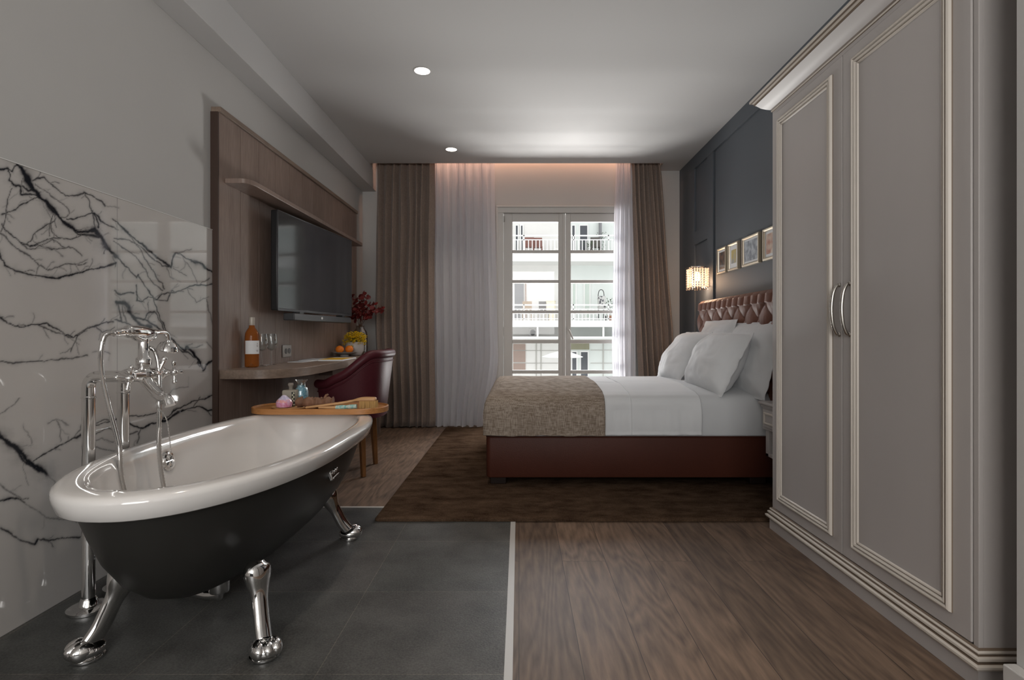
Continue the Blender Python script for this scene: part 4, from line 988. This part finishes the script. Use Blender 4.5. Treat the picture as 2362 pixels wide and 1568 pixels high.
# ------------------------------------------------------------------ floor standing bath mixer
fa = thing('bath_faucet', 'chrome floor standing bath mixer with hand shower', 'faucet', (-1.49, 2.02, 0))
PXs = -1.497; Y1, Y2 = 1.945, 2.115; BX_ = -1.362; ZB = .812
for yy in (Y1, Y2):
    P = [(PXs, yy, .002), (PXs, yy, .3), (PXs, yy, ZB - .04)] + [(PXs + .035 - .035 * math.cos(R(a)), yy, ZB - .035 + .035 * math.sin(R(a))) for a in range(15, 91, 15)] + [(BX_, yy, ZB)]
    m = MB().tube(P, .0200, 20); m.build('standpipe', CHROME, fa, ang=50)
    MB().lathe([(.052, .0016), (.064, .003), (.064, .012), (.055, .017), (.03, .020), (.024, .04), (.0205, .045)], (PXs, yy, 0), 32).build('floor_flange', CHROME, fa)
    MB().lathe([(.0205, 0), (.0225, .002), (.0225, .006), (.0205, .008)], (PXs, yy, .735), 24).build('collar', CHROME, fa)
m = MB().tube([(BX_, Y1 - .02, ZB), (BX_, Y1 + .02, ZB), (BX_, 2.03, ZB), (BX_, Y2 - .02, ZB), (BX_, Y2 + .02, ZB)], [.022, .020, .026, .020, .022], 20)
m.ball((BX_, Y1, ZB), .027, 18); m.ball((BX_, Y2, ZB), .027, 18); m.ball((BX_, 2.03, ZB), .032, 18)
m.build('mixer_bar', CHROME, fa, ang=60)
def cross(c, d):
    d = Vector(d).normalized(); u = d.orthogonal().normalized(); v = d.cross(u); c = Vector(c); m = MB()
    m.tube([c, c + d * .012, c + d * .03, c + d * .045], [.020, .018, .011, .010], 16); e = c + d * .050; m.ball(e, .014, 14)
    u, v = (u + v).normalized(), (u - v).normalized()
    for a in (u, v, -u, -v): m.tube([e, e + a * .022, e + a * .034], [.0055, .0045, .008], 10); m.ball(e + a * .037, .0088, 10)
    m.build('cross_handle', CHROME, fa, ang=60)
cross((BX_ + .005, Y1 - .02, ZB), (.75, -.62, -.05)); cross((BX_ + .005, Y2 + .01, ZB), (1, -.1, .05))
# spout
P = catmull([(BX_, 2.03, ZB - .012), (BX_ + .035, 2.02, ZB - .045), (BX_ + .080, 2.0, ZB - .075), (BX_ + .115, 1.985, ZB - .082), (BX_ + .128, 1.98, ZB - .105)], 5)
MB().tube(P, [.019 + .003 * math.sin(i * .3) for i in range(len(P))], 18).build('spout', CHROME, fa, ang=60)
# column, cradle
m = MB().tube([(BX_, 2.03, ZB), (BX_, 2.03, ZB + .03), (BX_, 2.03, ZB + .035), (BX_, 2.03, ZB + .06), (BX_, 2.03, ZB + .065), (BX_, 2.03, ZB + .13)], [.024, .021, .025, .025, .018, .017], 20)
m.tube(catmull([(BX_, 1.975, .962), (BX_, 1.985, .948), (BX_, 2.03, .938), (BX_, 2.075, .948), (BX_, 2.085, .962)], 5), .010, 10, sq=1.6)
m.build('cradle_column', CHROME, fa, ang=60)
# diverter lever
m = MB().tube([(BX_ + .02, 2.06, ZB + .0), (BX_ + .04, 2.06, ZB + .01)], .014, 14); m.tube([(BX_ + .035, 2.06, ZB + .005), (BX_ + .05, 2.07, ZB + .05)], [.006, .008], 10); m.ball((BX_ + .05, 2.07, ZB + .055), .011, 12)
m.build('diverter_lever', CHROME, fa, ang=60)
# hand shower
hs = MB().tube(catmull([(BX_, 1.880, .962), (BX_, 1.915, .966), (BX_, 1.94, .968), (BX_, 1.965, .968), (BX_, 2.06, .966), (BX_, 2.10, .966), (BX_, 2.145, .966), (BX_, 2.165, .955), (BX_, 2.172, .930)], 4),
     [.011, .011, .012, .013, .013, .014, .013, .013, .014, .016, .022, .022, .023, .023, .022, .020, .016, .012, .012, .012, .010, .010, .010, .010, .010, .010, .010, .010, .010, .010, .010, .010, .010][:33], 18).build('shower_handle', CHROME, fa, ang=60)
MB().lathe([(.010, .022), (.014, .016), (.026, .010), (.036, -.006), (.039, -.018), (.036, -.022), (.004, -.022)], (BX_, 2.172, .915), 28, T=Matrix.Rotation(R(12), 4, 'Y')).build('shower_head', CHROME, hs)
# hoses
def hose(pts, r_=.0088):
    P = catmull(pts, 30); m = MB(); n_ = len(P); Q = []; rad = []
    for i, p in enumerate(P): Q.append(p); rad.append(r_ * (1.0 if i % 2 else .80))
    m.tube(Q, rad, 12); return m
hose([(BX_, 1.885, .962), (BX_ - .015, 1.862, .955), (BX_ - .022, 1.852, .90), (BX_ - .024, 1.86, .82), (BX_ - .012, 1.88, .70), (BX_ + .010, 1.89, .58), (BX_ + .022, 1.89, .46), (BX_ + .065, 1.90, .30), (BX_ + .13, 1.93, .20), (BX_ + .18, 2.03, .185),
      (BX_ + .13, 2.08, .22), (BX_ + .070, 2.06, .34), (BX_ + .046, 2.05, .50), (BX_ + .043, 2.05, .66), (BX_ + .037, 2.06, .80), (BX_ + .032, 2.06, .86), (BX_ + .024, 2.05, .902), (BX_ + .012, 2.035, .91)]).build('hose', CHROME, fa, ang=80)
# plug chain
m = MB(); P = catmull([ofp + Vector((.015, 0, .03)), ofp + Vector((.012, -.005, .10)), Vector((-1.30, 2.06, .65)), Vector((BX_ + .06, 2.01, .705)), Vector((BX_ + .075, 2.0, .73))], 14)
for i in range(0, len(P), 1): m.ball(P[i], .0028, 6)
m.build('plug_chain', CHROME, fa)

# ------------------------------------------------------------------ bath board and the things on it
ZT = .566; bb_ = thing('bath_board', 'wooden bath tray board across the far end of the bathtub', 'tray', (-1.07, 3.0, .543))
pl = rrect(-1.425, -.708, 2.868, 3.165, .14, 10)
ins = lambda d: rrect(-1.425 + d, -.708 - d, 2.868 + d, 3.165 - d, .14 - d * .9, 10)
MB().rings([[(a, b_, z) for a, b_ in q] for q, z in ((ins(.02), .5425), (ins(.0), .546), (ins(0), .572), (ins(.003), .574), (ins(.008), .574), (ins(.010), .566), (ins(.02), .566))]).build('board', TRAYW, bb_, ang=30)
def bpt(px, D): return (px - VX) / (F / D)
x, y = -1.215, 2.985
tag(MB().lathe([(.085, 0), (.098, .003), (.100, .008), (.096, .0085), (.09, .006), (.001, .006)], (x, y, ZT + .0003), 36, T=Matrix.Diagonal((1.0, .8, 1, 1))).build('round_plate', BEECH), 'small round wooden plate on the bath board', 'plate')
ZP = ZT + .0085
# pink salt bottle
x, y = -1.232, 2.935
pk = thing('bath_salt_bottle', 'squat bottle filled with pink and lilac bath salt', 'bottle', (x, y, ZP))
def saltmat(name, c1, c2, sc_=60):
    m_ = mat(name, c1, .3, coat=.7, coat_r=.05); nt = m_.node_tree; L = nt.links.new; tc = nt.nodes.new('ShaderNodeTexCoord')
    sp_ = nt.nodes.new('ShaderNodeTexNoise'); sp_.inputs['Scale'].default_value = sc_; L(tc.outputs['Object'], sp_.inputs['Vector'])
    mx = nt.nodes.new('ShaderNodeMix'); mx.data_type = 'RGBA'; mx.inputs['A'].default_value = (*c1, 1); mx.inputs['B'].default_value = (*c2, 1)
    mr = nt.nodes.new('ShaderNodeMapRange'); mr.inputs['From Min'].default_value = .38; mr.inputs['From Max'].default_value = .62; L(sp_.outputs['Fac'], mr.inputs['Value']); L(mr.outputs[0], mx.inputs['Factor']); L(mx.outputs['Result'], nt.nodes['Principled BSDF'].inputs['Base Color']); return m_
S1, S2, S3 = saltmat('salt_pink', (.62, .20, .33), (.72, .40, .55)), saltmat('salt_rose', (.75, .33, .28), (.62, .42, .62)), saltmat('salt_lilac', (.45, .42, .62), (.70, .62, .72))
MB().lathe([(.028, 0), (.038, .004), (.0415, .018), (.0405, .028)], (x, y, ZP), 28).build('pink_layer', S1, pk)
MB().lathe([(.0405, .028), (.038, .036), (.032, .043)], (x, y, ZP), 28).build('rose_layer', S2, pk)
MB().lathe([(.032, .043), (.022, .052), (.014, .060), (.010, .064), (.001, .066)], (x, y, ZP), 28).build('lilac_layer', S3, pk)
# clear bottle with patterned strip
x, y = -1.232, 3.02
cb = thing('glass_bottle', 'clear square bottle with stopper and black patterned strip', 'bottle', (x, y, ZP))
q = lambda s_, r_=.008: rrect(x - s_, x + s_, y - s_, y + s_, r_, 4)
MB().rings([[(a, b_, ZP + z) for a, b_ in q(s_)] for s_, z in ((.032, 0), (.035, .004), (.035, .078), (.032, .084), (.016, .086))]).build('body', mat('pale_liquid', (.50, .46, .38), .12, trans=.35, ior=1.15), cb)
MB().lathe([(.010, .084), (.010, .100), (.013, .104), (.0155, .112), (.012, .121), (.001, .122)], (x, y, ZP), 20).build('stopper', mat('stopper_glass', (.50, .44, .38), .1, trans=.5, ior=1.2), cb)
sp_ = MB().box(x + .018, x + .0355, y - .0356, y - .034, ZP + .002, ZP + .076).build('label_strip', mat('strip_black', (.03, .03, .025), .5), cb)
m = MB()
for k in range(7): m.ball((x + .027 + .003 * (-1) ** k, y - .0357, ZP + .008 + .0102 * k), .0042, 8, sy=.2)
m.build('ornament', mat('strip_cream', (.65, .63, .45), .5), sp_)
# blue jar
x, y = -1.197, 3.075
bj = thing('salt_jar', 'glass jar with flared rim full of blue bath salt', 'jar', (x, y, ZT + .0085))
MB().lathe([(.028, .004), (.0345, .008), (.0355, .018), (.0355, .070), (.030, .086), (.0215, .094), (.0205, .104), (.001, .105)], (x, y, ZT + .009), 30).build('blue_salt', saltmat('salt_blue', (.07, .28, .40), (.30, .50, .58), 110), bj)
MB().lathe([(.030, 0), (.037, .003), (.0385, .016), (.0385, .072), (.033, .090), (.0235, .098), (.0230, .116), (.034, .130), (.034, .134), (.031, .134), (.0215, .117), (.0215, .10)], (x, y, ZT + .0087), 30, cap1=False).build('jar_glass', CLEAR, bj)
# driftwood-like root
m = MB(); ROOT = mat('root_brown', (.19, .095, .055), .7, bump=(40, .9), var=(25, .35))
x0_, y0_ = -1.165, 2.955
P = catmull([(x0_, y0_, ZP + .022), (x0_ + .05, y0_ - .005, ZP + .025), (x0_ + .10, y0_ + .005, ZP + .022), (x0_ + .165, y0_ + .0, ZP + .026), (x0_ + .185, y0_, ZP + .026)], 8)
m.tube(P, [.010 if i == 0 else (.025 + .005 * math.sin(i * .9)) for i in range(len(P) - 1)] + [.012], 14)
m.tube([(x0_ + .14, y0_, ZP + .045), (x0_ + .147, y0_, ZP + .062), (x0_ + .157, y0_, ZP + .066)], [.010, .007, .005], 8); m.ball((x0_ + .012, y0_ - .012, ZP + .026), .025, 12)
m.tube([(x0_ + .02, y0_ - .01, ZP + .045), (x0_ + .024, y0_ - .01, ZP + .056)], [.008, .005], 8)
for a, b_ in ((.07, .03), (.09, -.02), (.12, .02)): m.ball((x0_ + a, y0_ + b_ * .2, ZP + .045), .008, 8)
tag(m.build('ginger_root', ROOT, ang=60), 'knobbly brown root lying beside the blue jar', 'root')
# bath brush
br = thing('bath_brush', 'wooden bath brush with pale bristles leaning on the board', 'brush', (-.9, 2.93, ZT))
def D_(px, py, D): return at(px, py, D)
e0, e1, e2, e3 = at(706, 945, 2.90), at(790, 929, 2.92), at(830, 921.5, 2.93), at(868, 921, 2.94)
e0.z = max(e0.z, ZT + .012)
P = catmull([e0, e1, e2, e3], 8); n_ = len(P)
MB().tube(P, [lerp(.012, .015, min(1, i / 8)) if i < 12 else lerp(.013, .026, smooth01((i - 12) / 6)) if i < n_ - 1 else .018 for i in range(n_)], 16, sq=.5).build('wooden_handle', BEECH, br, ang=60)
m = MB(); rs = random.Random(9)
for i in range(26):
    for j in range(7):
        t = .0 + i / 25 * .98; p = e2.lerp(e3, t) + Vector((.004, lerp(-.02, .02, j / 6), -.006)); q_ = p + Vector((rs.uniform(-.003, .003), rs.uniform(-.003, .003), -(p.z - ZT - .006)))
        m.tube([p, q_], .0016, 4)
m.build('bristles', mat('bristle_tan', (.55, .34, .13), .7), br)['kind'] = 'stuff'
# small turquoise-handled brush
sbm = thing('massage_tool', 'small wooden tool with turquoise patterned handle beneath the brush', 'bath tool', (-.95, 2.9, ZT))
a_, b_, c_ = at(735, 944, 2.895), at(775, 942.5, 2.895), at(823, 937, 2.895)
for p in (a_, b_, c_): p.z = max(p.z, ZT + .0125)
MB().tube([a_, b_], [.006, .0115], 12, sq=.8).build('tip', BEECH, sbm)
MB().tube([b_, b_.lerp(c_, .35), b_.lerp(c_, .5), b_.lerp(c_, .65), c_], [.0115, .012, .009, .012, .0115], 14).build('handle', saltmat('turquoise_pattern', (.18, .45, .42), (.55, .60, .52), 90), sbm)

# ------------------------------------------------------------------ across the street
FD, FBk = 25.5, 27.0       # balcony fronts and wall
def fz(py, D=FD): return H - (py - VY) / (F / D)
def fx(px, D=FD): return (px - VX) / (F / D)
PLAST = mat('plaster_white', (.78, .77, .74), .8, var=(1.5, .04)); PLASG = mat('plaster_greenish', (.71, .75, .72), .8, var=(1.5, .04)); SHUT = mat('shutter_grey', (.20, .20, .21), .6); DGL = mat('dark_glass', (.06, .065, .075), .2)
BRN = mat('shutter_brown', (.36, .27, .23), .6); SLB = mat('slab_white', (.82, .82, .80), .7); AWN = mat('awning_olive', (.26, .25, .17), .7); RAILM = mat('rail_white', (.80, .80, .78), .5)
def facade(x0, x1, wall, label, side):
    t = thing('apartment_building', label, 'building', ((x0 + x1) / 2, FBk, -5), 'buildings across the street')
    MB().box(x0, x1, FBk, FBk + .5, -5, 8.5).build('wall', wall, t, smooth=False)
    for (pt, pb) in ((587, 603), (739, 754), (776, 781)):
        MB().box(x0, x1, FD - .1, FBk, fz(pb), fz(pt)).build('balcony_slab', SLB, t, smooth=False)
    MB().box(x0, x1, FD - .1, FBk, fz(603) + 3.2, fz(587) + 3.2).build('balcony_slab', SLB, t, smooth=False)
    for (pr_, pf) in ((541.7, 587), (701.6, 739)):
        m = MB(); zt_, zb_ = fz(pr_), fz(pf)
        m.box(x0, x1, FD, FD + .05, zt_ - .06, zt_); m.box(x0, x1, FD, FD + .04, zt_ - .24, zt_ - .20); m.box(x0, x1, FD, FD + .04, zb_ + .06, zb_ + .10)
        xx = x0 + .1
        while xx < x1:
            m.box(xx, xx + .035, FD + .005, FD + .03, zb_, zt_ - .22); xx += .17
        xx = x0 + .2
        while xx < x1: m.box(xx, xx + .05, FD, FD + .05, zb_, zt_); xx += 1.6
        m.build('railing', RAILM, t, smooth=False)
    return t
spx = fx(1305, FBk)
f1 = facade(-16, spx, PLAST, 'white apartment building seen through the left window leaf', 0)
f2 = facade(spx, 26, PLASG, 'pale greenish apartment building seen through the right window leaf', 1)
def win(t, pxa, pxb, pya, pyb, material, name='window', fr=True, D=FBk):
    x0, x1, z1, z0 = fx(pxa, D), fx(pxb, D), fz(pya, D), fz(pyb, D)
    o = MB().box(x0, x1, D - .05, D, z0, z1).build(name, RAILM if fr else material, t, smooth=False)
    if fr: MB().box(x0 + .06, x1 - .06, D - .06, D - .04, z0 + .06, z1 - .06).build('pane', material, o, smooth=False)
    return o
for (a, b_) in ((1187, 1197), (1199, 1208)): win(f1, a, b_, 518, 584, DGL)
win(f1, 1187, 1208, 652, 735, SHUT, 'shutter', False); win(f1, 1211, 1214, 652, 735, BRN, 'downpipe', False)
win(f1, 1100, 1150, 518, 584, DGL); win(f1, 1090, 1140, 652, 735, SHUT, 'shutter', False)
for (a, b_, c, d) in ((1184, 1212, 793, 807), (1184, 1212, 809, 835), (1184, 1212, 838, 860)): win(f1, a, b_, c, d, BRN, 'shutter', False)
m = MB()
for p in (1236, 1247): m.box(fx(p, FBk), fx(p, FBk) + .04, FBk - .04, FBk, fz(900, FBk), fz(790, FBk))
for p in (809, 838): m.box(fx(1184, FBk), fx(1300, FBk), FBk - .03, FBk, fz(p, FBk), fz(p, FBk) + .03)
m.build('pipework', mat('pipe_grey', (.42, .41, .38), .6), f1, smooth=False)
for (a, b_) in ((1317, 1328), (1335, 1357)): win(f2, a, b_, 518, 584, DGL)
for (a, b_) in ((1318, 1330), (1346, 1362)): win(f2, a, b_, 652, 735, mat('curtained_pane', (.55, .62, .56), .5))
win(f2, 1317, 1359, 790, 806, AWN, 'roller_shutter', False)
for (a, b_) in ((1317, 1332), (1337, 1358)): win(f2, a, b_, 809, 870, DGL)
m = MB(); m.box(fx(1390, FBk), fx(1390, FBk) + .05, FBk - .04, FBk, fz(900, FBk), fz(790, FBk))
for p in (808, 838): m.box(fx(1362, FBk), fx(1460, FBk), FBk - .03, FBk, fz(p, FBk), fz(p, FBk) + .03)
m.build('pipework', mat('pipe_grey_b', (.48, .47, .44), .6), f2, smooth=False)
MB().box(fx(1381, FBk), fx(1386, FBk), FBk - .3, FBk, fz(584, FBk), fz(512, FBk)).build('drain_recess', SHUT, f2)
# loggia posts between slab and beam
for t, p in ((f1, 1238), (f2, 1390)): MB().box(fx(p), fx(p) + .08, FD, FD + .1, fz(781), fz(754)).build('post', SLB, t)
# small things on the balconies
ac = thing('air_conditioner', 'dark air conditioner unit under the opposite balcony', 'air conditioner', (fx(1229), 26.0, fz(777)))
MB().box(fx(1221), fx(1237), 25.8, 26.3, fz(776), fz(758)).build('casing', mat('ac_grey', (.30, .29, .28), .5), ac, bevel=.02)
MB().lathe([(.13, 0), (.13, .03), (.02, .05)], (fx(1229), 25.8, fz(767)), 20, T=Matrix.Rotation(PI / 2, 4, 'X')).build('fan_grille', DARK, ac)
def bchair(px, py, D, col, label):
    x, z = fx(px, D), fz(py); t = thing('balcony_chair', label, 'chair', (x, D, z), 'chairs on the opposite balconies')
    MB().box(x - .22, x + .22, D - .2, D + .2, z + .42, z + .46).build('seat', col, t); MB().box(x - .22, x + .22, D + .17, D + .21, z + .46, z + .92).build('backrest', col, t)
    for a in (-.2, .2):
        for b_ in (-.18, .18): MB().box(x + a - .02, x + a + .02, D + b_ - .02, D + b_ + .02, z, z + .42).build('leg', col, t)
RED = mat('chair_red', (.22, .10, .08), .6); DKM = mat('chair_dark', (.10, .09, .08), .6)
bchair(1221, 587, 26.1, RED, 'red chair on the upper opposite balcony, left one'); bchair(1240, 587, 26.2, RED, 'red chair on the upper opposite balcony, right one'); bchair(1374, 587, 26.1, DKM, 'dark chair on the upper opposite balcony')
bchair(1216, 739, 26.1, mat('chair_wood', (.35, .25, .16), .6), 'wooden chair on the lower opposite balcony'); bchair(1254, 739, 26.2, DKM, 'dark chair on the lower opposite balcony')
bx = thing('storage_box', 'cream storage box on the lower opposite balcony', 'box', (fx(1272), 26.3, fz(739)))
MB().box(fx(1262), fx(1283), 26.1, 26.6, fz(739), fz(694)).build('body', mat('box_cream', (.72, .66, .50), .7), bx); MB().box(fx(1261), fx(1284), 26.08, 26.62, fz(694), fz(692)).build('lid', mat('box_cream_b', (.62, .56, .42), .7), bx)
# shopping trolley
tr = thing('shopping_trolley', 'patterned two wheeled shopping trolley on the lower opposite balcony', 'trolley', (fx(1388), 26.0, fz(739)))
x, z = fx(1388, 26.0), fz(739)
def checker():
    m_ = mat('trolley_print', (.1, .1, .1), .7); nt = m_.node_tree; tc = nt.nodes.new('ShaderNodeTexCoord'); v = nt.nodes.new('ShaderNodeTexVoronoi'); v.inputs['Scale'].default_value = 9
    nt.links.new(tc.outputs['Object'], v.inputs['Vector']); r_ = nt.nodes.new('ShaderNodeMapRange'); r_.inputs['From Min'].default_value = .3; r_.inputs['From Max'].default_value = .5; nt.links.new(v.outputs['Distance'], r_.inputs['Value'])
    mx = nt.nodes.new('ShaderNodeMix'); mx.data_type = 'RGBA'; mx.inputs['A'].default_value = (.07, .07, .08, 1); mx.inputs['B'].default_value = (.5, .5, .48, 1); nt.links.new(r_.outputs[0], mx.inputs['Factor']); nt.links.new(mx.outputs['Result'], nt.nodes['Principled BSDF'].inputs['Base Color']); return m_
MB().box(x - .17, x + .17, 25.9, 26.2, z + .55, z + 1.15).build('bag', checker(), tr, bevel=.05)
MB().tube(catmull([(x - .12, 26.2, z + .1), (x - .14, 26.2, z + 1.1), (x - .08, 26.2, z + 1.42), (x + .08, 26.2, z + 1.42), (x + .14, 26.2, z + 1.1), (x + .12, 26.2, z + .1)], 4), .018, 6).build('handle_frame', DARK, tr)
for a in (-.2, .2): MB().lathe([(.03, -.02), (.12, -.02), (.12, .02), (.03, .02)], (x + a, 26.1, z + .12), 16, T=Matrix.Rotation(PI / 2, 4, 'Y')).build('wheel', DARK, tr)
def plant(px, py, D, h_, label, seed):
    x, z = fx(px, D), fz(py); t = thing('potted_plant', label, 'plant', (x, D, z), 'plants on the opposite balconies'); rs = random.Random(seed)
    MB().lathe([(.10, 0), (.15, .22), (.16, .25), (.13, .25), (.12, .22)], (x, D, z), 14).build('pot', mat('terracotta', (.35, .16, .09), .8), t)
    m = MB()
    for i in range(60):
        c = Vector((x + rs.gauss(0, .13), D + rs.gauss(0, .1), z + .25 + rs.random() * h_)); d = Vector((rs.uniform(-1, 1), rs.uniform(-.5, .5), rs.uniform(-.2, 1))).normalized() * .09; e = d.orthogonal().normalized() * .025
        m.add([c, c + d * .5 + e, c + d, c + d * .5 - e], [(0, 1, 2, 3)])
    m.build('foliage', mat('foliage_dark', (.06, .09, .05), .7), t, recalc=False)
plant(1384, 587, 26.4, .9, 'tall plant beside the drain on the upper opposite balcony', 1); plant(1362, 587, 26.0, .4, 'low plant behind the upper opposite railing', 2); plant(1408, 739, 26.2, .8, 'plant right of the trolley on the lower opposite balcony', 3)
# parasol and table in the courtyard
pz = fz(824, 22); px0 = fx(1297, 22)
ps = thing('parasol', 'white parasol opened in the courtyard below the balconies', 'parasol', (px0, 22, -3))
MB().lathe([(.80, 0), (.82, .02), (.45, .16), (.05, .26), (.001, .27)], (px0, 22, pz), 10).build('canopy', SLB, ps, smooth=False)
MB().tube([(px0, 22, -3), (px0, 22, pz + .25)], .03, 8).build('pole', RAILM, ps)
struct(MB().box(-18, 28, 7.0, 27.5, -5.2, -5).build('ground_street', mat('street_grey', (.35, .35, .34), .9)), 'street below')
struct(MB().box(-18, 28, 21, 27.0, -3.1, -3).build('ground_courtyard', mat('yard_grey', (.5, .5, .48), .9)), 'paved courtyard')
